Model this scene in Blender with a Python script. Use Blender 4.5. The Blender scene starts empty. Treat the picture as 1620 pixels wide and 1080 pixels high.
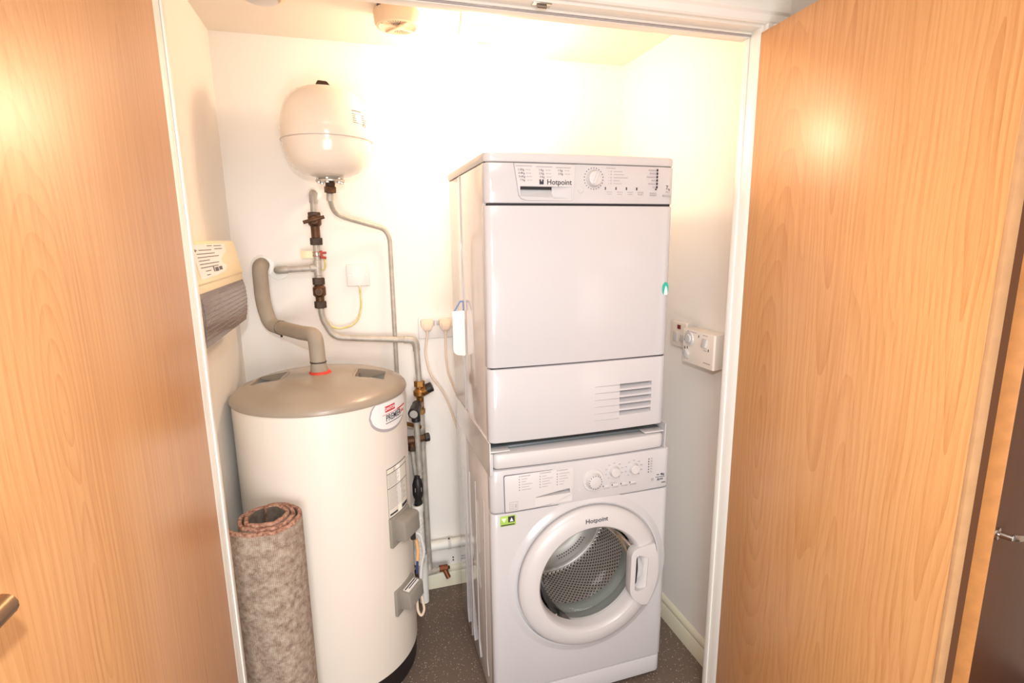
import bpy, bmesh, math, random
from mathutils import Matrix, Vector
random.seed(7)
D = bpy.data
SC = bpy.context.scene
COL = SC.collection
PI = math.pi

# ------------------------------------------------------------------ camera
cam = D.cameras.new('camera')
cam.sensor_width = 36.0
cam.lens = 844.1 / 1620 * 36.0
cam.clip_start = 0.02
camo = D.objects.new('camera', cam)
COL.objects.link(camo)
cy_, cp_, cr_ = 0.2863, -0.1915, -0.012
F = Vector((math.sin(cy_) * math.cos(cp_), math.cos(cy_) * math.cos(cp_), math.sin(cp_)))
r0 = Vector((math.cos(cy_), -math.sin(cy_), 0))
u0 = r0.cross(F)
R_ = r0 * math.cos(cr_) + u0 * math.sin(cr_)
U_ = -r0 * math.sin(cr_) + u0 * math.cos(cr_)
camo.matrix_world = Matrix(((R_.x, U_.x, -F.x, 0.4103), (R_.y, U_.y, -F.y, -2.1408),
                            (R_.z, U_.z, -F.z, 1.5188), (0, 0, 0, 1)))
SC.camera = camo

# ------------------------------------------------------------------ light
SC.view_settings.view_transform = 'Standard'
SC.view_settings.look = 'None'
SC.view_settings.gamma = 1.0
SC.view_settings.use_curve_mapping = False
SC.view_settings.exposure = -0.06
w = D.worlds.new('world')
SC.world = w
w.use_nodes = True
w.node_tree.nodes['Background'].inputs[0].default_value = (1.0, 0.93, 0.86, 1)
w.node_tree.nodes['Background'].inputs[1].default_value = 0.5


def light(name, kind, loc, energy, color, size, aim=None):
    l = D.lights.new(name, kind)
    l.energy = energy
    l.color = color
    if kind == 'AREA':
        l.size = size
    else:
        l.shadow_soft_size = size
    o = D.objects.new(name, l)
    COL.objects.link(o)
    o.location = loc
    if aim:
        o.rotation_euler = (Vector(aim) - Vector(loc)).to_track_quat('-Z', 'Y').to_euler()
    return o


# the flash on top of the photographer's camera, and a fill light added near the hall ceiling
fl = light('camera_flash', 'SPOT', (0.41, -2.16, 1.755), 49, (0.91, 0.945, 0.99), 0.022, (1.02, -0.5, 0.35))
fl.data.spot_size = math.radians(124)
fl.data.spot_blend = 0.9
light('hall_lamp', 'AREA', (0.55, -2.2, 2.43), 18, (1.0, 0.96, 0.92), 1.0, (0.55, -2.2, 0))
light('window_daylight', 'AREA', (0.45, -3.24, 0.80), 42, (0.97, 0.97, 0.98), 1.1, (0.75, 0, 0.60))  # second fill added behind the viewer, placed at the made-up window
LAMP = (0.885, -0.23, 2.115)
light('closet_lamp', 'POINT', (LAMP[0], LAMP[1], LAMP[2] - 0.045), 15.8, (1.0, 0.72, 0.50), 0.055)


# ------------------------------------------------------------------ materials
def new_mat(name):
    m = D.materials.new(name)
    m.use_nodes = True
    return m, m.node_tree.nodes, m.node_tree.links, m.node_tree.nodes['Principled BSDF']


def lin(c):
    return tuple(((x / 255) / 12.92 if x / 255 <= 0.04045 else ((x / 255 + 0.055) / 1.055) ** 2.4) for x in c)


def mat(name, rgb, rough=0.5, metal=0.0, bump=0.0, bscale=80.0, var=0.0, vscale=6.0, coat=0.0, spec=0.5, rgb2=None):
    m, N, L, b = new_mat(name)
    c = lin(rgb) + (1,)
    b.inputs['Base Color'].default_value = c
    b.inputs['Roughness'].default_value = rough
    b.inputs['Metallic'].default_value = metal
    b.inputs['Specular IOR Level'].default_value = spec
    b.inputs['Coat Weight'].default_value = coat
    b.inputs['Coat Roughness'].default_value = 0.06
    tc = N.new('ShaderNodeTexCoord')
    if var > 0:
        n = N.new('ShaderNodeTexNoise')
        n.inputs['Scale'].default_value = vscale
        n.inputs['Detail'].default_value = 4
        L.new(tc.outputs['Object'], n.inputs['Vector'])
        mx = N.new('ShaderNodeMix')
        mx.data_type = 'RGBA'
        c2 = lin(rgb2) if rgb2 else tuple(x * (1 - var) for x in c[:3])
        mx.inputs[6].default_value = c
        mx.inputs[7].default_value = tuple(c2) + (1,)
        rp = N.new('ShaderNodeMapRange')
        rp.inputs[1].default_value = 0.35
        rp.inputs[2].default_value = 0.65
        L.new(n.outputs[0], rp.inputs[0])
        L.new(rp.outputs[0], mx.inputs[0])
        L.new(mx.outputs[2], b.inputs['Base Color'])
    if bump > 0:
        n2 = N.new('ShaderNodeTexNoise')
        n2.inputs['Scale'].default_value = bscale
        n2.inputs['Detail'].default_value = 5
        L.new(tc.outputs['Object'], n2.inputs['Vector'])
        bp = N.new('ShaderNodeBump')
        bp.inputs['Strength'].default_value = bump
        bp.inputs['Distance'].default_value = 0.002
        L.new(n2.outputs[0], bp.inputs['Height'])
        L.new(bp.outputs[0], b.inputs['Normal'])
    return m


class Nd:
    """tiny helper for math nodes"""
    def __init__(s, N, L):
        s.N, s.L = N, L

    def m(s, op, a, b=None, c=None):
        n = s.N.new('ShaderNodeMath')
        n.operation = op
        for i, x in enumerate((a, b, c)):
            if x is None:
                continue
            if isinstance(x, (int, float)):
                n.inputs[i].default_value = x
            else:
                s.L.new(x, n.inputs[i])
        return n.outputs[0]


def oak(name, centres, light_c=(213, 158, 103), dark_c=(178, 114, 60), rough=0.32, seed=0.0):
    m, N, L, b = new_mat(name)
    k = Nd(N, L)
    tc = N.new('ShaderNodeTexCoord')
    sp = N.new('ShaderNodeSeparateXYZ')
    L.new(tc.outputs['Object'], sp.inputs[0])
    X, Z = sp.outputs[0], sp.outputs[2]

    def noise(sx, sz, det, off):
        cb = N.new('ShaderNodeCombineXYZ')
        L.new(k.m('MULTIPLY', X, sx), cb.inputs[0])
        cb.inputs[1].default_value = off + seed
        L.new(k.m('MULTIPLY', Z, sz), cb.inputs[2])
        n = N.new('ShaderNodeTexNoise')
        n.inputs['Scale'].default_value = 1.0
        n.inputs['Detail'].default_value = det
        L.new(cb.outputs[0], n.inputs['Vector'])
        return n.outputs[0]
    warp = k.m('MULTIPLY', k.m('SUBTRACT', noise(6, 1.6, 2, 1.3), 0.5), 0.085)
    U = k.m('ADD', X, warp)
    g = None
    for (cu, cz, s) in centres:
        du = k.m('POWER', k.m('ABSOLUTE', k.m('SUBTRACT', U, cu)), 2.0)
        dz = k.m('POWER', k.m('MULTIPLY', k.m('SUBTRACT', Z, cz), s), 2.0)
        e = k.m('SQRT', k.m('ADD', du, dz))
        g = e if g is None else k.m('SMOOTH_MIN', g, e, 0.02)
    g = k.m('ADD', g, k.m('MULTIPLY', noise(14, 1.2, 2, 4.1), 0.022))
    ring = k.m('FRACT', k.m('MULTIPLY', g, 84.0))
    line = k.m('POWER', ring, 2.2)                       # saw-tooth growth rings
    amp = k.m('ADD', k.m('MULTIPLY', noise(9, 0.7, 2, 7.7), 1.1), k.m('DIVIDE', 0.55, k.m('ADD', 1.0, k.m('POWER', k.m('MULTIPLY', g, 14.0), 2.0))))
    line = k.m('MULTIPLY', line, amp)
    pores = k.m('GREATER_THAN', noise(520, 14, 2, 9.2), 0.62)
    fine = noise(160, 2.2, 3, 11.0)
    broad = noise(7, 0.5, 2, 13.0)
    f = k.m('ADD', k.m('MULTIPLY', line, 0.36), k.m('MULTIPLY', pores, 0.2))
    f = k.m('ADD', f, k.m('MULTIPLY', k.m('SUBTRACT', fine, 0.5), 1.1))
    f = k.m('ADD', f, k.m('MULTIPLY', k.m('SUBTRACT', broad, 0.35), 0.6))
    mx = N.new('ShaderNodeMix')
    mx.data_type = 'RGBA'
    mx.clamp_factor = True
    L.new(f, mx.inputs[0])
    mx.inputs[6].default_value = lin(light_c) + (1,)
    mx.inputs[7].default_value = lin(dark_c) + (1,)
    L.new(mx.outputs[2], b.inputs['Base Color'])
    b.inputs['Roughness'].default_value = rough
    bp = N.new('ShaderNodeBump')
    bp.inputs['Strength'].default_value = 0.06
    bp.inputs['Distance'].default_value = 0.001
    L.new(f, bp.inputs['Height'])
    L.new(bp.outputs[0], b.inputs['Normal'])
    return m


M = {}
M['wall'] = mat('white wall emulsion', (241, 236, 229), 0.7, bump=0.08, bscale=220)
M['ceil'] = mat('white ceiling emulsion', (238, 228, 214), 0.8, bump=0.05, bscale=200)
M['gloss'] = mat('white gloss trim paint', (238, 236, 228), 0.3, bump=0.03, bscale=40)
M['skirt'] = mat('cream gloss skirting paint', (228, 222, 198), 0.32, bump=0.03, bscale=40)
M['enamel'] = mat('white enamel', (198, 196, 197), 0.16, coat=0.3)
M['side'] = mat('white enamel side steel', (228, 221, 217), 0.14, coat=0.6, bump=0.006, bscale=6)
M['plastic'] = mat('white plastic', (203, 200, 199), 0.3)
M['plastic2'] = mat('soft white plastic', (208, 205, 203), 0.4)
M['fitting'] = mat('moulded white fitting plastic', (226, 220, 214), 0.35)
M['timer'] = mat('warm white timer case', (240, 230, 218), 0.35)
M['cream'] = mat('cream plastic', (240, 222, 180), 0.35)
M['ivory'] = mat('ivory flex', (232, 210, 186), 0.5)
M['tank'] = mat('cream powder coat', (232, 223, 210), 0.33, bump=0.015, bscale=150, var=0.03, vscale=2.0)
M['vessel'] = mat('off white vessel enamel', (236, 224, 210), 0.16, coat=0.3)
M['lid'] = mat('taupe grey plastic lid', (160, 146, 129), 0.26, var=0.05, vscale=5)
M['pocket'] = mat('dark grey pocket plastic', (96, 104, 108), 0.35)
M['greybox'] = mat('mid grey cover plastic', (146, 140, 130), 0.45)
M['lag'] = mat('grey foam pipe lagging', (160, 147, 130), 0.75, bump=0.1, bscale=120, var=0.08, vscale=20)
M['pipe'] = mat('dull grey metal pipe', (188, 181, 170), 0.42, metal=0.15, bump=0.06, bscale=60, var=0.25, vscale=30)
M['bronze'] = mat('tarnished bronze', (104, 70, 46), 0.5, metal=0.5, bump=0.2, bscale=90, var=0.5, vscale=35)
M['bronzedark'] = mat('dark tarnished nut', (72, 52, 40), 0.55, metal=0.4, bump=0.2, bscale=90, var=0.4, vscale=40)
M['brass'] = mat('aged brass', (158, 112, 54), 0.36, metal=0.7, bump=0.1, bscale=80, var=0.4, vscale=30)
M['copperend'] = mat('red brown tap brass', (140, 82, 50), 0.45, metal=0.5, bump=0.1, bscale=80, var=0.3, vscale=40)
M['black'] = mat('black plastic', (34, 31, 31), 0.4)
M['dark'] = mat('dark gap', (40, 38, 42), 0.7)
M['rubber'] = mat('grey door gasket rubber', (128, 132, 128), 0.4)
M['greycap'] = mat('pale grey cap disc', (170, 164, 158), 0.45)
M['print'] = mat('dark grey print', (92, 88, 96), 0.6)
M['printsoft'] = mat('pale grey print', (176, 168, 170), 0.6)
M['printdark'] = mat('charcoal print', (48, 46, 56), 0.5)
M['red'] = mat('red print', (206, 44, 52), 0.5)
M['redplastic'] = mat('red lens plastic', (120, 16, 22), 0.3)
M['redclamp'] = mat('red painted clamp', (186, 66, 48), 0.5, var=0.4, vscale=60)
M['sealant'] = mat('red sealant', (212, 62, 44), 0.6)
M['teal'] = mat('teal sticker', (52, 186, 166), 0.5)
M['green'] = mat('lime label', (160, 196, 84), 0.5)
M['paper'] = mat('white paper', (240, 236, 232), 0.7)
M['labelpaper'] = mat('printed label paper', (236, 228, 212), 0.5)
M['blue'] = mat('blue card edge', (92, 120, 176), 0.5)
M['bluewire'] = mat('blue wire', (44, 60, 110), 0.5)
M['orangewire'] = mat('peach tape', (232, 176, 120), 0.6)
M['earth'] = mat('green and yellow earth flex', (196, 190, 96), 0.5, var=0.5, vscale=45, rgb2=(226, 208, 160))
M['steel'] = mat('polished drum steel', (204, 198, 192), 0.3, metal=0.7, bump=0.02, bscale=8)
M['steelback'] = mat('brushed drum back steel', (206, 200, 194), 0.4, metal=0.45)
M['chrome'] = mat('satin chrome', (206, 204, 200), 0.2, metal=1.0)
M['lever'] = mat('satin lever metal', (150, 120, 92), 0.3, metal=0.9)
M['zinc'] = mat('zinc flange', (190, 184, 176), 0.35, metal=0.6)
M['detector'] = mat('aged smoke alarm plastic', (236, 208, 176), 0.5)
M['oak_left'] = oak('oak veneer on left door', [(0.547, 1.33, 0.30), (0.545, 1.06, 0.16), (0.20, 0.6, 0.05)], seed=2.0)
M['oak_right'] = oak('oak veneer on right door', [(0.126, 0.985, 0.13), (0.30, 1.75, 0.06), (0.38, 0.35, 0.07), (0.60, 1.60, 0.05)], seed=8.0)
M['oak_far'] = oak('brown stained oak', [(0.3, 1.0, 0.08)], (92, 47, 23), (66, 33, 16), 0.4, seed=5.0)  # shade on the far door's face is put into this brown
M['oak_edge'] = mat('oak lipping', (218, 150, 88), 0.4, var=0.15, vscale=30)
M['pale_edge'] = mat('pale oak lipping', (196, 150, 106), 0.45, var=0.12, vscale=30)
M['seal'] = mat('brown smoke seal', (92, 54, 26), 0.7)  # dark brown that holds the shade of the edge gap
M['hallwall'] = mat('hall wall emulsion', (230, 214, 194), 0.8)


def floor_mat():
    m, N, L, b = new_mat('speckled safety vinyl')
    k = Nd(N, L)
    tc = N.new('ShaderNodeTexCoord')
    v = N.new('ShaderNodeTexVoronoi')
    v.inputs['Scale'].default_value = 190
    L.new(tc.outputs['Object'], v.inputs['Vector'])
    wn = N.new('ShaderNodeTexNoise')
    wn.inputs['Scale'].default_value = 300
    wn.inputs['Detail'].default_value = 3
    L.new(tc.outputs['Object'], wn.inputs['Vector'])
    sep = N.new('ShaderNodeSeparateColor')
    L.new(v.outputs['Color'], sep.inputs[0])
    keep = k.m('GREATER_THAN', sep.outputs[0], 0.62)
    near = k.m('LESS_THAN', v.outputs['Distance'], k.m('MULTIPLY', sep.outputs[1], 0.42))
    sp = k.m('MULTIPLY', k.m('MULTIPLY', keep, near), k.m('ADD', k.m('MULTIPLY', sep.outputs[2], 0.6), 0.25))
    mx = N.new('ShaderNodeMix')
    mx.data_type = 'RGBA'
    mx.inputs[6].default_value = lin((84, 71, 62)) + (1,)
    mx.inputs[7].default_value = lin((128, 110, 97)) + (1,)
    L.new(wn.outputs[0], mx.inputs[0])
    m2 = N.new('ShaderNodeMix')
    m2.data_type = 'RGBA'
    L.new(sp, m2.inputs[0])
    L.new(mx.outputs[2], m2.inputs[6])
    m2.inputs[7].default_value = lin((236, 224, 206)) + (1,)
    L.new(m2.outputs[2], b.inputs['Base Color'])
    b.inputs['Roughness'].default_value = 0.5
    return m


M['floor'] = floor_mat()


def perforated(name, scale, thr, rgb):
    m, N, L, b = new_mat(name)
    k = Nd(N, L)
    tc = N.new('ShaderNodeTexCoord')
    mp = N.new('ShaderNodeMapping')
    mp.inputs['Rotation'].default_value = (0, 0, PI / 4)
    mp.inputs['Scale'].default_value = (scale, scale, 1)
    L.new(tc.outputs['UV'], mp.inputs[0])
    v = N.new('ShaderNodeTexVoronoi')
    v.voronoi_dimensions = '2D'
    v.inputs['Scale'].default_value = 1.0
    v.inputs['Randomness'].default_value = 0.0
    L.new(mp.outputs[0], v.inputs['Vector'])
    hole = k.m('LESS_THAN', v.outputs['Distance'], thr)
    mx = N.new('ShaderNodeMix')
    mx.data_type = 'RGBA'
    L.new(hole, mx.inputs[0])
    mx.inputs[6].default_value = lin(rgb) + (1,)
    mx.inputs[7].default_value = lin((26, 24, 24)) + (1,)
    L.new(mx.outputs[2], b.inputs['Base Color'])
    b.inputs['Metallic'].default_value = 0.42
    b.inputs['Roughness'].default_value = 0.34
    bp = N.new('ShaderNodeBump')
    bp.inputs['Strength'].default_value = 0.6
    bp.inputs['Distance'].default_value = 0.004
    L.new(v.outputs['Distance'], bp.inputs['Height'])
    L.new(bp.outputs[0], b.inputs['Normal'])
    return m


M['drum'] = perforated('perforated drum steel', 80.0, 0.27, (206, 196, 188))


def backing():
    m, N, L, b = new_mat('woven carpet backing')
    k = Nd(N, L)
    tc = N.new('ShaderNodeTexCoord')
    mp = N.new('ShaderNodeMapping')
    mp.inputs['Rotation'].default_value = (0, 0, 0.6)
    mp.inputs['Scale'].default_value = (330, 330, 1)
    L.new(tc.outputs['UV'], mp.inputs[0])
    ck = N.new('ShaderNodeTexChecker')
    ck.inputs['Scale'].default_value = 1.0
    L.new(mp.outputs[0], ck.inputs[0])
    n = N.new('ShaderNodeTexNoise')
    n.inputs['Scale'].default_value = 55
    n.inputs['Detail'].default_value = 6
    n.inputs['Roughness'].default_value = 0.7
    L.new(tc.outputs['Object'], n.inputs['Vector'])
    r = N.new('ShaderNodeValToRGB')
    r.color_ramp.elements[0].position = 0.33
    r.color_ramp.elements[0].color = lin((132, 112, 98)) + (1,)
    r.color_ramp.elements[1].position = 0.66
    r.color_ramp.elements[1].color = lin((196, 182, 164)) + (1,)
    e = r.color_ramp.elements.new(0.48)
    e.color = lin((170, 150, 132)) + (1,)
    L.new(n.outputs[0], r.inputs[0])
    mx = N.new('ShaderNodeMix')
    mx.data_type = 'RGBA'
    mx.blend_type = 'MULTIPLY'
    mx.inputs[0].default_value = 0.6
    L.new(r.outputs[0], mx.inputs[6])
    L.new(ck.outputs['Color'], mx.inputs[7])
    ck.inputs[1].default_value = (1, 1, 1, 1)
    ck.inputs[2].default_value = (0.45, 0.42, 0.4, 1)
    L.new(mx.outputs[2], b.inputs['Base Color'])
    b.inputs['Roughness'].default_value = 0.95
    bp = N.new('ShaderNodeBump')
    bp.inputs['Strength'].default_value = 0.5
    bp.inputs['Distance'].default_value = 0.002
    L.new(n.outputs[0], bp.inputs['Height'])
    L.new(bp.outputs[0], b.inputs['Normal'])
    return m


M['backing'] = backing()
M['inner'] = mat('dusty grey brown pile inside the roll', (104, 92, 82), 0.95, bump=0.8, bscale=200, var=0.35, vscale=60)  # darker grey brown on the faces inside the roll
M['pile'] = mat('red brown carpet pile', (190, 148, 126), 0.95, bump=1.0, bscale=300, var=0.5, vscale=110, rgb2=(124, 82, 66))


def glass_mat():
    m, N, L, b = new_mat('door bowl glass')
    out = N['Material Output']
    t = N.new('ShaderNodeBsdfTransparent')
    t.inputs[0].default_value = (0.94, 0.95, 0.94, 1)
    g = N.new('ShaderNodeBsdfGlossy')
    g.inputs['Roughness'].default_value = 0.03
    fr = N.new('ShaderNodeFresnel')
    fr.inputs[0].default_value = 1.22
    mx = N.new('ShaderNodeMixShader')
    L.new(fr.outputs[0], mx.inputs[0])
    L.new(t.outputs[0], mx.inputs[1])
    L.new(g.outputs[0], mx.inputs[2])
    L.new(mx.outputs[0], out.inputs['Surface'])
    return m


M['glass'] = glass_mat()


def bulb_mat():
    m, N, L, b = new_mat('lit bulb')
    b.inputs['Emission Color'].default_value = (1.0, 0.74, 0.42, 1)
    b.inputs['Emission Strength'].default_value = 30
    return m


M['bulb'] = bulb_mat()


def fill_pane_mat():
    m, N, L, b = new_mat('daylit frosted pane')
    b.inputs['Base Color'].default_value = (0.8, 0.82, 0.85, 1)
    b.inputs['Emission Color'].default_value = (0.95, 0.96, 1.0, 1)
    b.inputs['Emission Strength'].default_value = 1.0  # pane glows to go with the added fill light
    return m


M['window'] = fill_pane_mat()

# ------------------------------------------------------------------ mesh helpers (all return a bmesh)


def join(*bms):
    a = bms[0]
    for b in bms[1:]:
        me = D.meshes.new('tmp')
        b.to_mesh(me)
        b.free()
        a.from_mesh(me)
        D.meshes.remove(me)
    return a


def moved(bm, loc=(0, 0, 0), rot=None):
    mt = Matrix.Translation(loc)
    if rot is not None:
        mt = mt @ rot
    bm.transform(mt)
    return bm


def bevelled(bm, off, seg=2):
    if off > 0:
        bmesh.ops.bevel(bm, geom=list(bm.edges), offset=off, segments=seg, profile=0.5, affect='EDGES', clamp_overlap=True)
    return bm


def box(x0, x1, y0, y1, z0, z1, bev=0.0, seg=2):
    bm = bmesh.new()
    v = [bm.verts.new(p) for p in ((x0, y0, z0), (x1, y0, z0), (x1, y1, z0), (x0, y1, z0),
                                   (x0, y0, z1), (x1, y0, z1), (x1, y1, z1), (x0, y1, z1))]
    for f in ((0, 3, 2, 1), (4, 5, 6, 7), (0, 1, 5, 4), (1, 2, 6, 5), (2, 3, 7, 6), (3, 0, 4, 7)):
        bm.faces.new([v[i] for i in f])
    return bevelled(bm, bev, seg)


def prism(pts, plane, d0, d1, bev=0.0, seg=2):
    """polygon extruded: plane 'XZ' along y, 'XY' along z, 'YZ' along x"""
    bm = bmesh.new()

    def P(u, v, d):
        return {'XZ': (u, d, v), 'XY': (u, v, d), 'YZ': (d, u, v)}[plane]
    a = [bm.verts.new(P(u, v, d0)) for u, v in pts]
    b = [bm.verts.new(P(u, v, d1)) for u, v in pts]
    n = len(pts)
    bm.faces.new(a)
    bm.faces.new(b[::-1])
    for i in range(n):
        j = (i + 1) % n
        bm.faces.new((a[i], b[i], b[j], a[j]))
    bmesh.ops.recalc_face_normals(bm, faces=bm.faces)
    return bevelled(bm, bev, seg)


def roundpoly(pts, r, n=5):
    out = []
    m = len(pts)
    for i in range(m):
        p0, p, p1 = Vector(pts[i - 1]), Vector(pts[i]), Vector(pts[(i + 1) % m])
        rr = r[i] if isinstance(r, (list, tuple)) else r
        d0, d1 = (p0 - p), (p1 - p)
        t = min(rr, d0.length * 0.49, d1.length * 0.49)
        if t < 1e-6:
            out.append(tuple(p))
            continue
        a, b = p + d0.normalized() * t, p + d1.normalized() * t
        for k in range(n + 1):
            s = k / n
            q = a * (1 - s) ** 2 + p * 2 * s * (1 - s) + b * s * s
            out.append((q.x, q.y))
    return out


def lathe(prof, seg=32, axis='Z', c=(0, 0, 0), a0=0.0, a1=2 * PI, uvr=None):
    """prof: (radius, height) pairs turned about an axis"""
    bm = bmesh.new()
    full = abs(a1 - a0 - 2 * PI) < 1e-6
    n = seg if full else seg + 1
    rows = []
    uvl = bm.loops.layers.uv.new('UVMap') if uvr else None

    def P(r, h, t):
        x, y = r * math.cos(t), r * math.sin(t)
        if axis == 'Z':
            return (c[0] + x, c[1] + y, c[2] + h)
        if axis == 'Y':
            return (c[0] + x, c[1] + h, c[2] + y)
        return (c[0] + h, c[1] + x, c[2] + y)
    for (r, h) in prof:
        if r < 1e-7:
            rows.append([bm.verts.new(P(0, h, 0))])
        else:
            rows.append([bm.verts.new(P(r, h, a0 + (a1 - a0) * i / seg)) for i in range(n)])
    arc = 0.0
    for k in range(len(rows) - 1):
        A, B = rows[k], rows[k + 1]
        seglen = math.hypot(prof[k + 1][0] - prof[k][0], prof[k + 1][1] - prof[k][1])
        for i in range(seg):
            j = (i + 1) % n
            if len(A) == 1 and len(B) == 1:
                continue
            if len(A) == 1:
                f = bm.faces.new((A[0], B[i], B[j]))
                uv = [(i, 0), (i, 1), (i + 1, 1)]
            elif len(B) == 1:
                f = bm.faces.new((A[i], B[0], A[j]))
                uv = [(i, 0), (i, 1), (i + 1, 0)]
            else:
                f = bm.faces.new((A[i], B[i], B[j], A[j]))
                uv = [(i, 0), (i, 1), (i + 1, 1), (i + 1, 0)]
            if uvr:
                for lp, (a, b) in zip(f.loops, uv):
                    lp[uvl].uv = (a / seg * 2 * PI * uvr, arc + b * seglen)
        arc += seglen
    bmesh.ops.recalc_face_normals(bm, faces=bm.faces)
    return bm


def fillet_path(pts, fr, n=7):
    P = [Vector(p) for p in pts]
    out = [P[0]]
    for i in range(1, len(P) - 1):
        r = fr[i] if isinstance(fr, (list, tuple)) else fr
        d0, d1 = P[i - 1] - P[i], P[i + 1] - P[i]
        t = min(r, d0.length * 0.49, d1.length * 0.49)
        a, b = P[i] + d0.normalized() * t, P[i] + d1.normalized() * t
        for k in range(n + 1):
            s = k / n
            out.append(a * (1 - s) ** 2 + P[i] * 2 * s * (1 - s) + b * s * s)
    out.append(P[-1])
    return out


def tube(pts, r, fr=0.0, seg=14, n=7, cap=True):
    path = fillet_path(pts, fr, n) if fr else [Vector(p) for p in pts]
    bm = bmesh.new()
    t = [(path[min(i + 1, len(path) - 1)] - path[max(i - 1, 0)]).normalized() for i in range(len(path))]
    up = Vector((0, 0, 1)) if abs(t[0].z) < 0.9 else Vector((1, 0, 0))
    nrm = (up - t[0] * up.dot(t[0])).normalized()
    rows = []
    for i, p in enumerate(path):
        nrm = (nrm - t[i] * nrm.dot(t[i])).normalized()
        bn = t[i].cross(nrm)
        rr = r(i / (len(path) - 1)) if callable(r) else r
        rows.append([bm.verts.new(p + (nrm * math.cos(2 * PI * j / seg) + bn * math.sin(2 * PI * j / seg)) * rr) for j in range(seg)])
    for A, B in zip(rows, rows[1:]):
        for j in range(seg):
            q = (j + 1) % seg
            bm.faces.new((A[j], A[q], B[q], B[j]))
    if cap:
        bm.faces.new(rows[0][::-1])
        bm.faces.new(rows[-1])
    bmesh.ops.recalc_face_normals(bm, faces=bm.faces)
    return bm


def rod(p, q, r, seg=16, bev=0.0):
    """cylinder between two points with slightly eased ends"""
    p, q = Vector(p), Vector(q)
    h = (q - p).length
    b = bev or min(r * 0.12, h * 0.2)
    bm = lathe([(0, 0), (r - b, 0), (r, b), (r, h - b), (r - b, h), (0, h)], seg)
    bm.transform(Matrix.Translation(p) @ (q - p).to_track_quat('Z', 'Y').to_matrix().to_4x4())
    return bm


def hexnut(p, q, r):
    return rod(p, q, r, 6, r * 0.1)


def text(s, size, x=0.0, y=0.0, z=0.0, align='CENTER', depth=0.0004, bold=0.0, sx=1.0):
    """flat lettering standing in the XZ plane, facing -Y"""
    cu = D.curves.new('t', 'FONT')
    cu.body = s
    cu.size = size
    cu.align_x = align
    cu.align_y = 'CENTER'
    cu.extrude = depth / 2
    cu.offset = bold
    cu.resolution_u = 3
    o = D.objects.new('t', cu)
    COL.objects.link(o)
    bpy.context.view_layer.update()
    me = D.meshes.new_from_object(o.evaluated_get(bpy.context.evaluated_depsgraph_get()))
    D.objects.remove(o)
    D.curves.remove(cu)
    bm = bmesh.new()
    bm.from_mesh(me)
    D.meshes.remove(me)
    bm.transform(Matrix.Translation((x, y, z)) @ Matrix.Rotation(PI / 2, 4, 'X') @ Matrix.Diagonal((sx, 1, 1, 1)))
    return bm


def cut(bm, *cutters):
    """boolean difference"""
    me = D.meshes.new('a')
    bm.to_mesh(me)
    bm.free()
    a = D.objects.new('a', me)
    COL.objects.link(a)
    extra = []
    for c in cutters:
        mc = D.meshes.new('c')
        c.to_mesh(mc)
        c.free()
        o = D.objects.new('c', mc)
        COL.objects.link(o)
        md = a.modifiers.new('b', 'BOOLEAN')
        md.operation = 'DIFFERENCE'
        md.solver = 'EXACT'
        md.object = o
        extra.append((o, mc))
    bpy.context.view_layer.update()
    m2 = D.meshes.new_from_object(a.evaluated_get(bpy.context.evaluated_depsgraph_get()))
    out = bmesh.new()
    out.from_mesh(m2)
    D.meshes.remove(m2)
    D.objects.remove(a)
    D.meshes.remove(me)
    for o, mc in extra:
        D.objects.remove(o)
        D.meshes.remove(mc)
    return out


WM = {}


def obj(name, bm, m, parent=None, frame=None, smooth=35, origin=None):
    """bm is in world coordinates (or in `frame`); one mesh object"""
    me = D.meshes.new(name)
    if frame is not None:
        bm.transform(frame)
    if parent is not None:
        bm.transform(WM[parent.name].inverted())
        mw = WM[parent.name]
    else:
        if origin is None:
            xs = [v.co for v in bm.verts]
            lo = [min(v[i] for v in xs) for i in range(3)]
            hi = [max(v[i] for v in xs) for i in range(3)]
            origin = ((lo[0] + hi[0]) / 2, (lo[1] + hi[1]) / 2, lo[2])
        if isinstance(origin, Matrix):
            mw = origin
        else:
            mw = Matrix.Translation(origin)
        bm.transform(mw.inverted())
    bm.to_mesh(me)
    bm.free()
    for mm in (m if isinstance(m, (list, tuple)) else [m]):
        me.materials.append(mm)
    if smooth:
        for p in me.polygons:
            p.use_smooth = True
        me.set_sharp_from_angle(angle=math.radians(smooth))
    o = D.objects.new(name, me)
    COL.objects.link(o)
    if parent is not None:
        o.parent = parent
    else:
        o.matrix_world = mw
    WM[o.name] = mw
    return o


def tag(o, label, cat, group=None, kind=None):
    o['label'] = label
    o['category'] = cat
    if group:
        o['group'] = group
    if kind:
        o['kind'] = kind
    return o


def thing(name, label, cat, loc, rz=0.0, group=None):
    o = D.objects.new(name, None)
    o.empty_display_size = 0.05
    COL.objects.link(o)
    o.location = loc
    o.rotation_euler = (0, 0, rz)
    WM[o.name] = Matrix.Translation(loc) @ Matrix.Rotation(rz, 4, 'Z')
    return tag(o, label, cat, group)


def struct(name, bm, m, label, cat, **k):
    o = obj(name, bm, m, **k)
    return tag(o, label, cat, kind='structure')


def stuff(o):
    o['kind'] = 'stuff'
    return o


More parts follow.
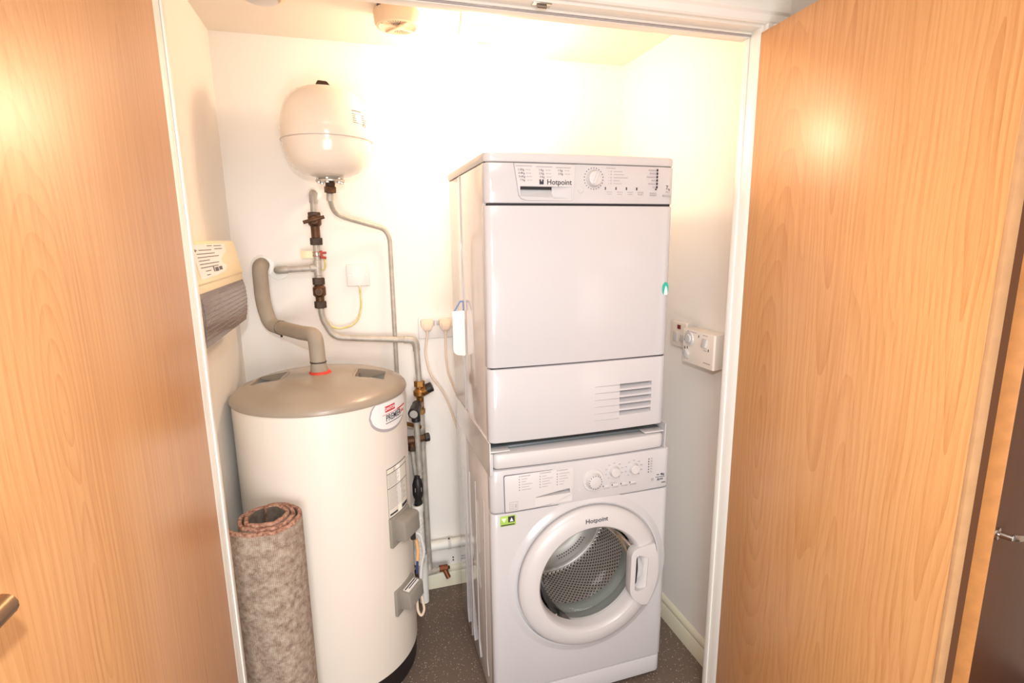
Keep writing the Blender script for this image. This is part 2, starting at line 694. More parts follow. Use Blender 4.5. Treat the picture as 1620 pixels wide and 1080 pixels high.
# ------------------------------------------------------------------ the closet and the hall
XW, H, YD = 1.535, 2.208, -0.90          # closet width, ceiling height, door plane
XL, XR, ZH = 0.085, 1.447, 2.037          # opening between the frame legs
YB = -0.84                               # inner face of the front partition
struct('floor', box(-1.3, 2.6, -3.3, 0.1, -0.06, 0.0), M['floor'], 'dark grey speckled vinyl floor', 'floor')
struct('wall_back', box(-0.12, XW + 0.12, 0.0, 0.12, 0.0, 2.5), M['wall'], 'white back wall of the closet behind the pipes', 'wall')
struct('wall_left', box(-0.12, 0.0, YB, 0.0, 0.0, 2.5), M['wall'], 'white left closet wall carrying the fuse box', 'wall')
struct('wall_right', box(XW, XW + 0.12, YB, 0.0, 0.0, 2.5), M['wall'], 'white right closet wall carrying the timer', 'wall')
struct('ceiling', box(-0.12, XW + 0.12, YB - 0.07, 0.12, H, H + 0.08), M['ceil'], 'white closet ceiling with a warm lamp', 'ceiling')
front = join(box(-1.3, XL - 0.018, YD + 0.005, YB, 0, 2.5), box(XR + 0.018, 2.6, YD + 0.005, YB, 0, 2.5),
             box(XL - 0.018, XR + 0.018, YD + 0.005, YB, ZH + 0.018, 2.5))
struct('wall_front', front, M['wall'], 'white partition around the double door opening', 'wall')
struct('ceiling_hall', box(-1.3, 2.6, -3.3, YD, 2.45, 2.5), M['ceil'], 'white ceiling over the hall outside the closet', 'ceiling')
struct('wall_rear', box(-1.3, 2.6, -3.4, -3.3, 0, 2.5), M['hallwall'], 'hall wall opposite the closet', 'wall')
struct('wall_hall_left', box(-1.4, -1.3, -3.3, YD, 0, 2.5), M['hallwall'], 'hall wall at the left end', 'wall')
struct('wall_hall_right', box(2.6, 2.7, -3.3, YD, 0, 2.5), M['hallwall'], 'hall wall at the right end', 'wall')

# made-up window behind the viewer, added to fill the lower closet with light
wn = struct('window_1', join(box(-0.11, -0.05, -3.31, -3.27, 0.19, 1.41, 0.003), box(1.05, 1.11, -3.31, -3.27, 0.19, 1.41, 0.003), box(-0.05, 1.05, -3.31, -3.27, 0.19, 0.25, 0.003), box(-0.05, 1.05, -3.31, -3.27, 1.35, 1.41, 0.003)), M['gloss'], 'white low window frame in the hall wall opposite the closet', 'window')
obj('window_sill', box(-0.15, 1.15, -3.30, -3.20, 0.17, 0.19, 0.004), M['gloss'], wn)
obj('pane', box(-0.05, 1.05, -3.299, -3.295, 0.25, 1.35), M['window'], wn)

# frame legs and head, with the planted door stop
fr = join(box(XL - 0.018, XL, YD, YB, 0, ZH + 0.018, 0.001), box(XR, XR + 0.018, YD, YB, 0, ZH + 0.018, 0.001),
          box(XL, XR, YD, YB, ZH, ZH + 0.018, 0.001))
t1 = struct('trim_1', fr, M['gloss'], 'white gloss door lining around the closet opening', 'door frame')
obj('door_stop', box(XL, XL + 0.004, YD + 0.040, YB, 0, ZH - 0.012, 0.001), M['gloss'], t1)
obj('door_stop', box(XR - 0.004, XR, YD + 0.040, YB, 0, ZH - 0.012, 0.001), M['gloss'], t1)
obj('door_stop', join(box(XL, XR, YD + 0.040, YB + 0.012, ZH - 0.012, ZH, 0.001), box(XL, XR, YD + 0.034, YD + 0.040, ZH - 0.006, ZH, 0.001)), M['gloss'], t1)
obj('draught_seal', box(XL, XR, YD + 0.036, YD + 0.0395, ZH - 0.010, ZH - 0.007), M['printsoft'], t1)
# architrave over and beside the doors: stepped moulding
prof = [(YD, 0.0), (YD - 0.010, 0.0), (YD - 0.014, 0.004), (YD - 0.014, 0.020), (YD - 0.019, 0.026), (YD - 0.019, 0.060), (YD - 0.012, 0.070), (YD, 0.070)]
hd = prism([(y, ZH + 0.006 + z) for y, z in prof], 'YZ', XL - 0.07, XR + 0.07)
lg = prism([(XL - 0.006 - z, y) for y, z in prof], 'XY', 0, ZH + 0.0055)
rg = prism([(XR + 0.006 + z, y) for y, z in prof], 'XY', 0, ZH + 0.0055)
t2 = struct('trim_2', hd, M['gloss'], 'white moulded architrave over the closet doors', 'architrave')
struct('trim_3', lg, M['gloss'], 'white moulded architrave left of the closet doors', 'architrave')
struct('trim_4', rg, M['gloss'], 'white moulded architrave right of the closet doors', 'architrave')

# roller catches let into the head
for x in (0.858,):
    c = join(box(x - 0.022, x + 0.022, YD + 0.002, YD + 0.022, ZH - 0.003, ZH, 0.0008), rod((x - 0.012, YD + 0.012, ZH - 0.006), (x + 0.012, YD + 0.012, ZH - 0.006), 0.005))
    obj('roller_catch', c, M['chrome'], t1)

# skirting boards
sk = [(0, 0), (0.015, 0), (0.015, 0.058), (0.010, 0.066), (0.012, 0.070), (0.012, 0.082), (0.006, 0.092), (0, 0.095)]
struct('baseboard_back', prism([(-y, z) for y, z in sk], 'YZ', 0, XW), M['skirt'], 'cream moulded skirting along the back wall', 'skirting')
struct('baseboard_right', prism([(XW - x, z) for x, z in sk], 'XZ', YB, -0.015), M['skirt'], 'cream moulded skirting along the right closet wall', 'skirting')
struct('baseboard_left', prism([(x, z) for x, z in sk], 'XZ', YB, -0.015), M['skirt'], 'cream moulded skirting along the left closet wall', 'skirting')


# ------------------------------------------------------------------ the doors
def leaf(name, hinge, ang, width, thick_sign, label, m, edge_out):
    """leaf built in its own frame: x along the width from the hinge, y the thickness"""
    mw = Matrix.Translation(hinge) @ Matrix.Rotation(ang, 4, 'Z')
    y0, y1 = (0, 0.044) if thick_sign > 0 else (-0.044, 0)
    o = struct(name, box(0.002, width - 0.008, y0, y1, 0.006, 2.024, 0.0008), m, label, 'door', frame=mw, origin=mw)
    a, b = (y0, y0 + 0.020) if thick_sign > 0 else (y1 - 0.020, y1)
    c, d = (y0 + 0.0205, y1) if thick_sign > 0 else (y0, y1 - 0.0205)
    e = obj('edge_lipping', box(width - 0.008, width, a, b, 0.006, 2.024, 0.0008), M['pale_edge'], o, frame=mw)
    e['label'] = 'pale lipping on the leading edge'
    obj('smoke_seal', box(width - 0.0085, width - 0.005, c, d, 0.006, 2.024), M['seal'], o, frame=mw)['label'] = 'dark brown rebate of the leading edge'  # dark strip paints the shade in the recessed half of the edge
    for z in (0.25, 1.02, 1.80):
        k = join(rod((-0.002, y0 - 0.002 if thick_sign < 0 else y1 + 0.002, z - 0.05), (-0.002, y0 - 0.002 if thick_sign < 0 else y1 + 0.002, z + 0.05), 0.006))
        obj('hinge', k, M['chrome'], o, frame=mw)
    return o, mw


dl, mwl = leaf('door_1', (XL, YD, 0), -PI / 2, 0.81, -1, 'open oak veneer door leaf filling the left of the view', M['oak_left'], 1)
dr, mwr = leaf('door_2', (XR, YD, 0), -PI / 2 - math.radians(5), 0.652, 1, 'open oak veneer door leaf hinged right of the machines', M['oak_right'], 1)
# the left leaf has its lever handle in view
hz = 1.222
lever = join(lathe([(0, 0), (0.026, 0), (0.026, 0.006), (0.02, 0.009), (0.011, 0.010), (0.0105, 0.024), (0, 0.024)], 28, 'Y', (0.775, 0, hz)),
             tube([(0.775, 0.024, hz), (0.765, 0.026, hz), (0.738, 0.027, hz)], 0.0105, 0.01))
obj('lever_handle', lever, M['lever'], dl, frame=mwl)['label'] = 'satin metal lever handle'

# another door of the hall, standing open beyond the right leaf
mwf = Matrix.Translation((1.640, -1.46, 0)) @ Matrix.Rotation(math.radians(18), 4, 'Z')
df = struct('door_3', box(0.004, 0.90, 0, 0.030, 0.006, 2.03, 0.0008), M['oak_far'], 'dark brown door seen edge-on beyond the right oak leaf', 'door', frame=mwf, origin=mwf)
obj('edge_lipping', box(0, 0.004, 0, 0.030, 0.006, 2.03, 0.0008), M['oak_edge'], df, frame=mwf)['label'] = 'orange oak lipping on its edge'
lv = join(lathe([(0, 0), (0.013, 0), (0.013, -0.004), (0.007, -0.006), (0.006, -0.026), (0, -0.026)], 24, 'Y', (0.018, 0, 0.905)),
          tube([(0.018, -0.026, 0.907), (0.024, -0.031, 0.906), (0.052, -0.032, 0.897)], 0.007, 0.01))
obj('lever_handle', lv, M['chrome'], df, frame=mwf)['label'] = 'chrome lever handle'

# ------------------------------------------------------------------ washing machine, stacking kit, dryer (frame S: x along the front, y into depth)
SX, SY, PHI = 0.756, -0.728, 0.006
S = Matrix.Translation((SX, SY, 0)) @ Matrix.Rotation(PHI, 4, 'Z')


def sloc(z):
    return (SX, SY, z)


def slab(a0, a1, z0, z1, back, r=0.022, bow=0.006, bev=0.002):
    """panel with softly rounded upright edges and a slightly bowed front"""
    n = 12
    pts = [(a0, back), (a0, r * 0.8)]
    for i in range(1, 5):
        t = i / 5 * PI / 2
        pts.append((a0 + r * (1 - math.cos(t)), r * 0.8 * (1 - math.sin(t)) - bow * 0.0))
    for i in range(n + 1):
        s = i / n
        pts.append((a0 + r + (a1 - a0 - 2 * r) * s, -bow * (1 - (2 * s - 1) ** 2)))
    for i in range(4, 0, -1):
        t = i / 5 * PI / 2
        pts.append((a1 - r * (1 - math.cos(t)), r * 0.8 * (1 - math.sin(t))))
    pts += [(a1, r * 0.8), (a1, back)]
    bm = prism(pts, 'XY', z0, z1)
    if bev:
        es = [e for e in bm.edges if abs(e.verts[0].co.z - e.verts[1].co.z) < 1e-6 and min(e.verts[0].co.y, e.verts[1].co.y) < back - 1e-5]
        bmesh.ops.bevel(bm, geom=es, offset=bev, segments=2, profile=0.5, affect='EDGES')
    return bm


def dashes(items, y, th=0.0004):
    bm = bmesh.new()
    for (a, z, wd, ht) in items:
        join(bm, box(a, a + wd, y - th, y + 0.0002, z - ht / 2, z + ht / 2))
    return bm


def bowy(a, a1, bow=0.006, r=0.022):
    s = (a - r) / (a1 - 2 * r)
    return -bow * (1 - (2 * s - 1) ** 2)


# ---- washing machine
WW, WD_ = 0.602, 0.54
wm = thing('washing_machine', 'white front loading washing machine with round glass door under the dryer', 'washing machine', sloc(0), PHI)
body = box(0.004, WW - 0.004, 0.03, WD_, 0.018, 0.848, 0.004)
obj('cabinet', cut(body, lathe([(0, -0.2), (0.205, -0.2), (0.205, 0.10), (0, 0.10)], 40, 'Y', (0.319, 0.03, 0.455)),
                   lathe([(0, 0.0), (0.262, 0.0), (0.262, 0.42), (0, 0.42)], 40, 'Y', (0.319, 0.075, 0.455))), M['side'], wm, S)
for (b, zt, zb) in ((0.430, 0.700, 0.045), (0.327, 0.712, 0.045), (0.236, 0.715, 0.050), (0.120, 0.706, 0.075)):
    rb = prism(roundpoly([(b, zt), (b, zb + 0.05), (b - 0.020, zb), (b - 0.026, zb), (b - 0.009, zb + 0.05), (b - 0.009, zt)], 0.004, 3), 'YZ', 0.0045, 0.0024, 0.0)
    obj('side_rib', rb, M['enamel'], wm, S)
obj('side_seam', box(0.0025, 0.0045, 0.350, 0.353, 0.03, 0.846), M['printsoft'], wm, S)
obj('side_flange', join(box(0.001, 0.0045, 0.02, 0.353, 0.828, 0.834, 0.0006)), M['enamel'], wm, S)
fp = slab(0.0, WW, 0.088, 0.711, 0.032, r=0.02, bow=0.0)
obj('front_panel', cut(fp, lathe([(0, -0.05), (0.2, -0.05), (0.2, 0.05), (0, 0.05)], 48, 'Y', (0.319, 0, 0.455))), M['enamel'], wm, S)
cp = slab(0.0, WW, 0.714, 0.850, 0.034, r=0.02, bow=0.005, bev=0.006)
pocket = prism([(0.02, 0.752), (0.02, 0.750), (-0.03, 0.738), (-0.03, 0.768)], 'YZ', 0.142, 0.252)
pocket2 = prism(roundpoly([(0.135, 0.720), (0.20, 0.722), (0.255, 0.745), (0.252, 0.766), (0.135, 0.752)], 0.006, 3), 'XZ', -0.03, 0.012)
obj('control_panel', cut(cp, pocket2), M['enamel'], wm, S)
dpoly = roundpoly([(0.042, 0.718), (0.15, 0.718), (0.205, 0.724), (0.266, 0.748), (0.264, 0.832), (0.040, 0.833)], [0.004, 0.03, 0.03, 0.012, 0.01, 0.006], 4)
cx0, cz0 = 0.155, 0.778
big = [(cx0 + (x - cx0) * 1.012, cz0 + (z - cz0) * 1.024) for x, z in dpoly]
yd = -0.0036
ringp = cut(prism(big, 'XZ', yd - 0.0006, 0.004), prism(dpoly, 'XZ', -0.02, 0.02))
obj('drawer_gap', ringp, M['print'], wm, S)
drw = cut(prism(dpoly, 'XZ', yd - 0.0022, 0.001, 0.0005), prism(roundpoly([(0.135, 0.722), (0.20, 0.726), (0.250, 0.747), (0.248, 0.766), (0.135, 0.752)], 0.006, 3), 'XZ', -0.03, 0.012))
dw = obj('detergent_drawer', drw, M['plastic'], wm, S)
obj('drawer_grip', prism([(-0.0055, 0.750), (0.008, 0.752), (0.008, 0.735), (0.000, 0.724), (-0.0055, 0.722)], 'YZ', 0.13, 0.256), M['plastic2'], wm, S)
# print on the drawer
it, dk = [], []
for ci, a in enumerate((0.085, 0.150, 0.205)):
    it.append((a + 0.006, 0.826 + 0.001 * ci, 0.030, 0.0032))
    it.append((a, 0.826 + 0.001 * ci, 0.004, 0.004))
    for q in range(5):
        z = 0.817 - q * 0.0085
        dk.append((a, z, 0.0022, 0.0026))
        it.append((a + 0.008, z, (0.018, 0.014, 0.034, 0.024, 0.029)[(q + ci) % 5], 0.0022))
obj_ = obj('printed_legend', join(dashes(it, yd - 0.0022), dashes([(0.055, 0.748, 0.026, 0.0015), (0.055, 0.724, 0.026, 0.0015), (0.055, 0.736, 0.0015, 0.024), (0.0795, 0.736, 0.0015, 0.024),
                                                           (0.059, 0.741, 0.010, 0.002), (0.059, 0.735, 0.010, 0.002), (0.059, 0.729, 0.010, 0.002), (0.072, 0.735, 0.005, 0.012)], yd - 0.0022)), M['printsoft'], wm, S)
stuff(obj_)
stuff(obj('programme_marks', dashes(dk, yd - 0.0023), M['printdark'], wm, S))
# dials


def dial(name, a, z, r, h, y, marks=0, mr=0.0, parent=None, grip=True):
    k = lathe([(0, -h), (r * 0.72, -h), (r * 0.80, -h * 0.93), (r * 0.9, -h * 0.25), (r, 0), (0, 0)], 36, 'Y', (a, y, z))
    o = obj(name, k, M['plastic'], parent, S)
    if grip:
        g = box(-r * 0.16, r * 0.16, -h * 1.25, -h * 0.8, -r * 0.7, r * 0.7, r * 0.1)
        g.transform(Matrix.Translation((a, y, z)) @ Matrix.Rotation(0.4, 4, 'Y'))
        obj('grip', g, M['plastic'], o, S)
    if marks:
        bm = bmesh.new()
        for i in range(marks):
            t = 2 * PI * i / marks + 0.15
            join(bm, box(a + mr * math.cos(t) - 0.0011, a + mr * math.cos(t) + 0.0011, y - 0.0008, y + 0.0003, z + mr * math.sin(t) - 0.0013, z + mr * math.sin(t) + 0.0013))
        stuff(obj('dial_marks', bm, M['print'], o, S))
    return o


pd = lathe([(0, -0.004), (0.034, -0.004), (0.037, 0.0), (0, 0.0)], 40, 'Y', (0.326, -0.004, 0.779))
obj('dial_base', pd, M['plastic'], wm, S)
d1 = dial('programme_dial', 0.326, 0.779, 0.027, 0.016, -0.008, parent=wm, grip=False)
bm = bmesh.new()
for i in range(16):
    t = 2 * PI * i / 16
    join(bm, box(0.326 + 0.0205 * math.cos(t) - 0.0012, 0.326 + 0.0205 * math.cos(t) + 0.0012, -0.0246, -0.0226, 0.779 + 0.0205 * math.sin(t) - 0.0013, 0.779 + 0.0205 * math.sin(t) + 0.0013))
stuff(obj('dial_marks', bm, M['print'], d1, S))
dial('temperature_knob', 0.398, 0.798, 0.018, 0.015, -0.0045, parent=wm, grip=False)
dial('spin_knob', 0.467, 0.798, 0.018, 0.015, -0.0035, parent=wm, grip=False)
it = []
for kx in (0.398, 0.467):
    for t in (-0.9, -0.3, 0.3, 0.9, 1.57, 2.2, 2.8, 3.4, 4.0):
        it.append((kx + 0.029 * math.cos(t) - 0.003, 0.798 + 0.027 * math.sin(t), 0.006, 0.003))
it += [(0.385, 0.760, 0.02, 0.002), (0.533, 0.7485, 0.008, 0.006)]
for q in range(6):
    it.append((0.527, 0.822 - q * 0.0088, 0.006, 0.0026))
for q in range(4):
    it.append((0.362 + q * 0.031, 0.744, 0.022, 0.0024))
stuff(obj('printed_legend', dashes(it, -0.0048, 0.0006), M['printsoft'], wm, S))
dk = [(0.519, 0.822 - q * 0.0088, 0.0026, 0.0032) for q in range(6)] + [(0.360 + q * 0.031, 0.7525, 0.0022, 0.005) for q in range(4)]
stuff(obj('indicator_marks', dashes(dk, -0.0045, 0.0008), M['printdark'], wm, S))
for q in range(4):
    obj('option_button', box(0.364 + q * 0.031, 0.384 + q * 0.031, -0.0065, 0, 0.7475, 0.7555, 0.0015), M['plastic'], wm, S)
obj('start_button', lathe([(0, -0.0016), (0.006, -0.0016), (0.0075, 0.0), (0, 0)], 20, 'Y', (0.281, -0.004, 0.752)), M['enamel'], wm, S)
stuff(obj('rating_print', join(text('A++', 0.012, 0.566, -0.0016, 0.745, bold=0.0003), text('8kg', 0.009, 0.574, -0.0014, 0.762, bold=0.0002), dashes([(0.549, 0.7535, 0.034, 0.0012), (0.553, 0.762, 0.009, 0.002), (0.572, 0.733, 0.014, 0.002)], -0.0014)), M['printdark'], wm, S))
# energy label under the panel
el = obj('energy_label', box(0.027, 0.075, -0.0022, 0.001, 0.672, 0.704, 0.0003), M['green'], wm, S)
el['label'] = 'lime green efficiency sticker'
stuff(obj('label_print', join(box(0.051, 0.071, -0.0028, 0, 0.683, 0.702), box(0.029, 0.071, -0.0028, 0, 0.674, 0.677)), M['printdark'], el, S))
obj('label_patch', join(prism([(0.056, 0.686), (0.067, 0.686), (0.0615, 0.698)], 'XZ', -0.0034, 0)), M['paper'], el, S)
obj('label_patch', prism([(0.030, 0.698), (0.046, 0.698), (0.038, 0.684)], 'XZ', -0.0030, 0), M['labelpaper'], el, S)
# kick plate
obj('kick_plate', slab(0.004, WW - 0.004, 0.020, 0.085, 0.034, r=0.02, bow=0.003, bev=0.004), M['enamel'], wm, S)
for a in (0.05, WW - 0.05):
    for b in (0.06, WD_ - 0.06):
        obj('foot', rod(S @ Vector((a, b, 0.0005)), S @ Vector((a, b, 0.03)), 0.02), M['black'], wm)
# door surround, door ring, glass, drum
DC = (0.319, 0.0, 0.455)


def dly(prof, seg=72, **k):
    return lathe(prof, seg, 'Y', DC, **k)


obj('door_surround', dly([(0.278, 0.0012), (0.270, -0.0008), (0.262, -0.0036), (0.254, -0.0062), (0.250, -0.0074), (0.2475, -0.0066), (0.2470, 0.0), (0.2470, 0.01), (0.278, 0.01), (0.278, 0.0012)]), M['enamel'], wm, S)
obj('door_gap', dly([(0.2465, 0.0005), (0.2, 0.0005), (0.2, 0.006), (0.2465, 0.006)]), M['dark'], wm, S)
door = obj('porthole_door', dly([(0.238, 0.004), (0.2418, -0.004), (0.2415, -0.015), (0.2375, -0.0215), (0.224, -0.0285), (0.207, -0.0335), (0.192, -0.0355),
                                 (0.182, -0.0345), (0.1765, -0.029), (0.1725, -0.016), (0.170, 0.004), (0.170, 0.018), (0.180, 0.020), (0.238, 0.004)]), M['plastic'], wm, S)
obj('glass_bowl', dly([(0.1705, 0.004), (0.167, 0.030), (0.158, 0.062), (0.140, 0.086), (0.110, 0.100), (0.06, 0.106), (0, 0.108)]), M['glass'], door, S)
hp = roundpoly([(DC[0] + 0.2290 * math.cos(math.radians(t)), DC[2] + 0.2290 * math.sin(math.radians(t))) for t in range(-36, 23, 3)], 0, 1)
hp = [p for p in hp]
hpoly = roundpoly([(0.448, 0.535), (0.446, 0.372), (0.490, 0.333)] + hp[1:-1] + [(0.532, 0.546), (0.500, 0.543)], [0.03, 0.035, 0.012] + [0] * (len(hp) - 2) + [0.004, 0.01], 6)
plate = prism(hpoly, 'XZ', -0.043, -0.012, 0.003, 3)
slot = prism(roundpoly([(0.4655, 0.508), (0.4625, 0.392), (0.474, 0.386), (0.506, 0.392), (0.510, 0.500), (0.476, 0.514)], 0.006, 4), 'XZ', -0.06, -0.0145)
hn = obj('door_handle', cut(plate, slot), M['plastic'], door, S)
obj('finger_recess', prism([(0.486, -0.0160), (0.486, -0.0130), (0.512, -0.0130), (0.512, -0.0415), (0.502, -0.0370), (0.492, -0.0240)], 'XY', 0.388, 0.512), M['plastic2'], hn, S)
obj('finger_gap', prism(roundpoly([(0.4640, 0.506), (0.4635, 0.394), (0.4830, 0.396), (0.4875, 0.450), (0.4830, 0.506)], 0.003, 3), 'XZ', -0.0175, -0.013), M['dark'], hn, S)
stuff(obj('brand_print', text('Hotpoint', 0.0205, 0.327, -0.0350, 0.6590, bold=0.0002), M['printdark'], door, S))
obj('gasket', dly([(0.198, 0.012), (0.197, 0.030), (0.186, 0.036), (0.181, 0.050), (0.184, 0.064), (0.177, 0.078), (0.172, 0.094), (0.173, 0.099), (0.190, 0.104)]), M['rubber'], wm, S)
drum = obj('drum', dly([(0.180, 0.104), (0.188, 0.108), (0.225, 0.112), (0.244, 0.126), (0.247, 0.140), (0.247, 0.350), (0.240, 0.362), (0.226, 0.368)], uvr=0.247), M['drum'], wm, S)
obj('drum_back', dly([(0.228, 0.368), (0.224, 0.352), (0.218, 0.348), (0.212, 0.352), (0.208, 0.362), (0.203, 0.362), (0.198, 0.350), (0.192, 0.346), (0.150, 0.348), (0.142, 0.354), (0.10, 0.358), (0, 0.358)]), M['steelback'], drum, S)
bm = bmesh.new()
for i in range(3):
    for q in range(-6, 7):
        for s_ in range(2):
            t = i * 2 * PI / 3 - 1.01 + (q + 0.5 * s_) * 0.062
            rr = 0.160 + 0.013 * s_
            join(bm, lathe([(0, -0.0008), (0.0027, -0.0008), (0.0027, 0.002), (0, 0.002)], 8, 'Y', (DC[0] + rr * math.cos(t), 0.3472, DC[2] + rr * math.sin(t))))
stuff(obj('drain_holes', bm, M['dark'], drum, S))
for i in range(2):
    t = -0.75 + i * 2 * PI / 3 * 0.62
    lf = prism(roundpoly([(-0.030, 0.0), (-0.012, -0.035), (0.012, -0.035), (0.030, 0.0)], 0.012, 4), 'XZ', 0.15, 0.345, 0.0)
    lf.transform(Matrix.Translation((DC[0], 0, DC[2])) @ Matrix.Rotation(t, 4, 'Y') @ Matrix.Translation((0, 0, 0.2475)))
    obj('drum_paddle', lf, M['steel'], drum, S)

# ---- stacking kit
KW, ZK = 0.580, 0.932
kit = thing('stacking_kit', 'white pull-out shelf unit between washing machine and dryer', 'stacking kit', sloc(0.85), PHI)
obj('side_skirt', prism(roundpoly([(0.002, 0.836), (0.012, 0.830), (0.50, 0.838), (0.505, ZK + 0.004), (0.000, ZK + 0.004)], 0.002, 2), 'YZ', -0.0010, 0.0019), M['side'], kit, S)
obj('side_skirt', prism([(0.002, 0.851), (0.50, 0.851), (0.505, ZK), (0.000, ZK)], 'YZ', KW - 0.002, KW + 0.001), M['enamel'], kit, S)
obj('tray', box(0.0, KW - 0.002, 0.045, 0.50, 0.8505, 0.900, 0.002), M['dark'], kit, S)
obj('deck', box(0.0, KW - 0.002, 0.035, 0.50, 0.901, 0.9105, 0.001), M['pocket'], kit, S)
sh = slab(0.010, KW - 0.004, 0.8525, 0.9015, 0.044, r=0.02, bow=0.008, bev=0.010)
obj('shelf_front', sh, M['plastic'], kit, S)
obj('shelf_bracket', box(0.002, 0.062, 0.006, 0.046, 0.9045, 0.9095, 0.001), M['plastic'], kit, S)
obj('shelf_bracket', box(KW - 0.072, KW - 0.003, 0.006, 0.046, 0.9045, 0.9095, 0.001), M['plastic'], kit, S)
obj('edge_return', box(-0.001, 0.009, 0.001, 0.006, 0.836, 0.904, 0.001), M['enamel'], kit, S)

# ---- dryer
DW, ZB, ZT = 0.574, 0.9325, 1.741
td = thing('tumble_dryer', 'white condenser tumble dryer stacked above the washing machine', 'tumble dryer', sloc(ZB), PHI)
obj('cabinet', box(0.002, DW - 0.002, 0.03, 0.520, ZB + 0.0005, 1.714, 0.001), M['side'], td, S)
obj('cabinet_flange', box(-0.0005, 0.0025, 0.330, 0.336, ZB + 0.002, 1.7145, 0.0008), M['enamel'], td, S)
tp = slab(-0.001, DW + 0.001, 1.7160, ZT, 0.522, r=0.03, bow=0.006, bev=0.006)
obj('worktop', tp, M['plastic'], td, S)
obj('top_gap', box(0.004, DW - 0.004, 0.016, 0.516, 1.7125, 1.7175), M['dark'], td, S)
# control panel with the water tank drawer cut in
ZP0 = 1.6105
yf = bowy(0.17, DW)
cp = slab(0.0, DW, ZP0, 1.7145, 0.034, r=0.024, bow=0.006, bev=0.003)
flp = roundpoly([(0.080, 1.7125), (0.255, 1.7125), (0.248, 1.6185), (0.110, 1.6185), (0.094, 1.626)], [0.001, 0.001, 0.004, 0.01, 0.01], 4)
slotc = prism([(-0.05, 1.654), (0.017, 1.654), (0.016, 1.648), (-0.008, 1.6225), (-0.05, 1.6225)], 'YZ', 0.0965, 0.192)
slotd = prism([(0.191, 0.009), (0.245, -0.0065), (0.245, -0.05), (0.191, -0.05)], 'XY', 1.6235, 1.6535)
obj('control_panel', cut(cp, slotc, slotd), M['enamel'], td, S)
cxa, cza = 0.168, 1.666
flb = [(cxa + (x - cxa) * 1.012, cza + (z - cza) * 1.018) for x, z in flp]
hole = [prism([(-0.05, 1.6545), (0.018, 1.6545), (0.018, 1.622), (-0.05, 1.622)], 'YZ', 0.0962, 0.2455)]
tank = obj('water_tank_drawer', cut(prism(flp, 'XZ', yf - 0.0024, yf + 0.004), *hole), M['plastic'], td, S)
obj('drawer_gap', cut(prism(flb, 'XZ', yf - 0.0012, yf + 0.003), prism(flp, 'XZ', -0.05, 0.05)), M['printsoft'], td, S)
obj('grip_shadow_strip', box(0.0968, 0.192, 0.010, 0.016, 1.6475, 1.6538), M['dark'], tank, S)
yp = yf - 0.0024
it = [(0.084, 1.706, 0.046, 0.0028), (0.141, 1.705, 0.046, 0.0028), (0.197, 1.704, 0.044, 0.0028)]
legs = []
for a, rows in ((0.0985, ('1-2Kg', '3-4Kg', '5-6Kg', '7 Kg')), (0.155, ('1 Kg', '2 Kg', '3 Kg')), (0.210, ('1 Kg', '2 Kg'))):
    for q, s_ in enumerate(rows):
        legs.append(text(s_, 0.0074, a + q * 0.0015, yp - 0.0002, 1.6965 - q * 0.0088, bold=0.0001))
        it.append((a + 0.013 + q * 0.0015, 1.6965 - q * 0.0088, 0.006, 0.0022))
        it.append((a + 0.021 + q * 0.0015, 1.6965 - q * 0.0088, 0.006, 0.0022))
stuff(obj('printed_legend', dashes(it, yp), M['printsoft'], tank, S))
stuff(obj('load_print', join(*legs), M['print'], tank, S))
logo = join(text('Hotpoint', 0.0195, 0.208, yp - 0.0002, 1.6655, bold=0.00025),
            cut(box(0.1505, 0.1625, yp - 0.0006, yp + 0.0004, 1.6595, 1.6725), box(0.1548, 0.1582, yp - 0.002, yp + 0.002, 1.6675, 1.674)))
stuff(obj('brand_print', logo, M['printdark'], tank, S))
yq = bowy(0.31, DW)
dd = dial('programme_dial', 0.3105, 1.6775, 0.024, 0.016, yq - 0.0002, marks=22, mr=0.0285, parent=td)
obj('start_button', lathe([(0, -0.0014), (0.0075, -0.0014), (0.009, 0.0), (0, 0)], 24, 'Y', (0.2715, yq, 1.6465)), M['enamel'], td, S)
it = [(0.348, 1.7065, 0.03, 0.0032), (0.262, 1.634, 0.006, 0.002), (0.274, 1.634, 0.006, 0.002)]
for q in range(5):
    it += [(0.356, 1.698 - q * 0.0082, 0.002, 0.003), (0.362, 1.698 - q * 0.0082, 0.0035, 0.0045), (0.372, 1.698 - q * 0.0082, (0.028, 0.032, 0.044, 0.019, 0.026)[q], 0.002)]
for q in range(4):
    it += [(0.3505 + q * 0.033, 1.6425, 0.018, 0.0022), (0.3515 + q * 0.033, 1.6365, 0.016, 0.0022)]
for q in range(6):
    wd_ = (0.022, 0.018, 0.028, 0.012, 0.022, 0.008)[q]
    it.append((0.506 - wd_, 1.7045 - q * 0.0094, wd_, 0.002))
it += [(0.490, 1.641, 0.021, 0.0022), (0.490, 1.635, 0.021, 0.0022), (0.543, 1.645, 0.010, 0.002), (0.533, 1.634, 0.026, 0.0035)]
stuff(obj('printed_legend', dashes(it, -0.0022, 0.0035), M['printsoft'], td, S))
dk = [(0.510, 1.7045 - q * 0.0094, 0.0030, 0.0062) for q in range(6)] + [(0.3455 + q * 0.033, 1.652, 0.0028, 0.0075) for q in range(4)] + [(0.507, 1.6515, 0.003, 0.0035)]
stuff(obj('indicator_marks', dashes(dk, -0.0020, 0.0045), M['printdark'], td, S))
stuff(obj('capacity_print', join(text('7', 0.016, 0.547, -0.0010, 1.657, bold=0.0002), text('kg', 0.008, 0.5535, -0.0010, 1.653)), M['print'], td, S))
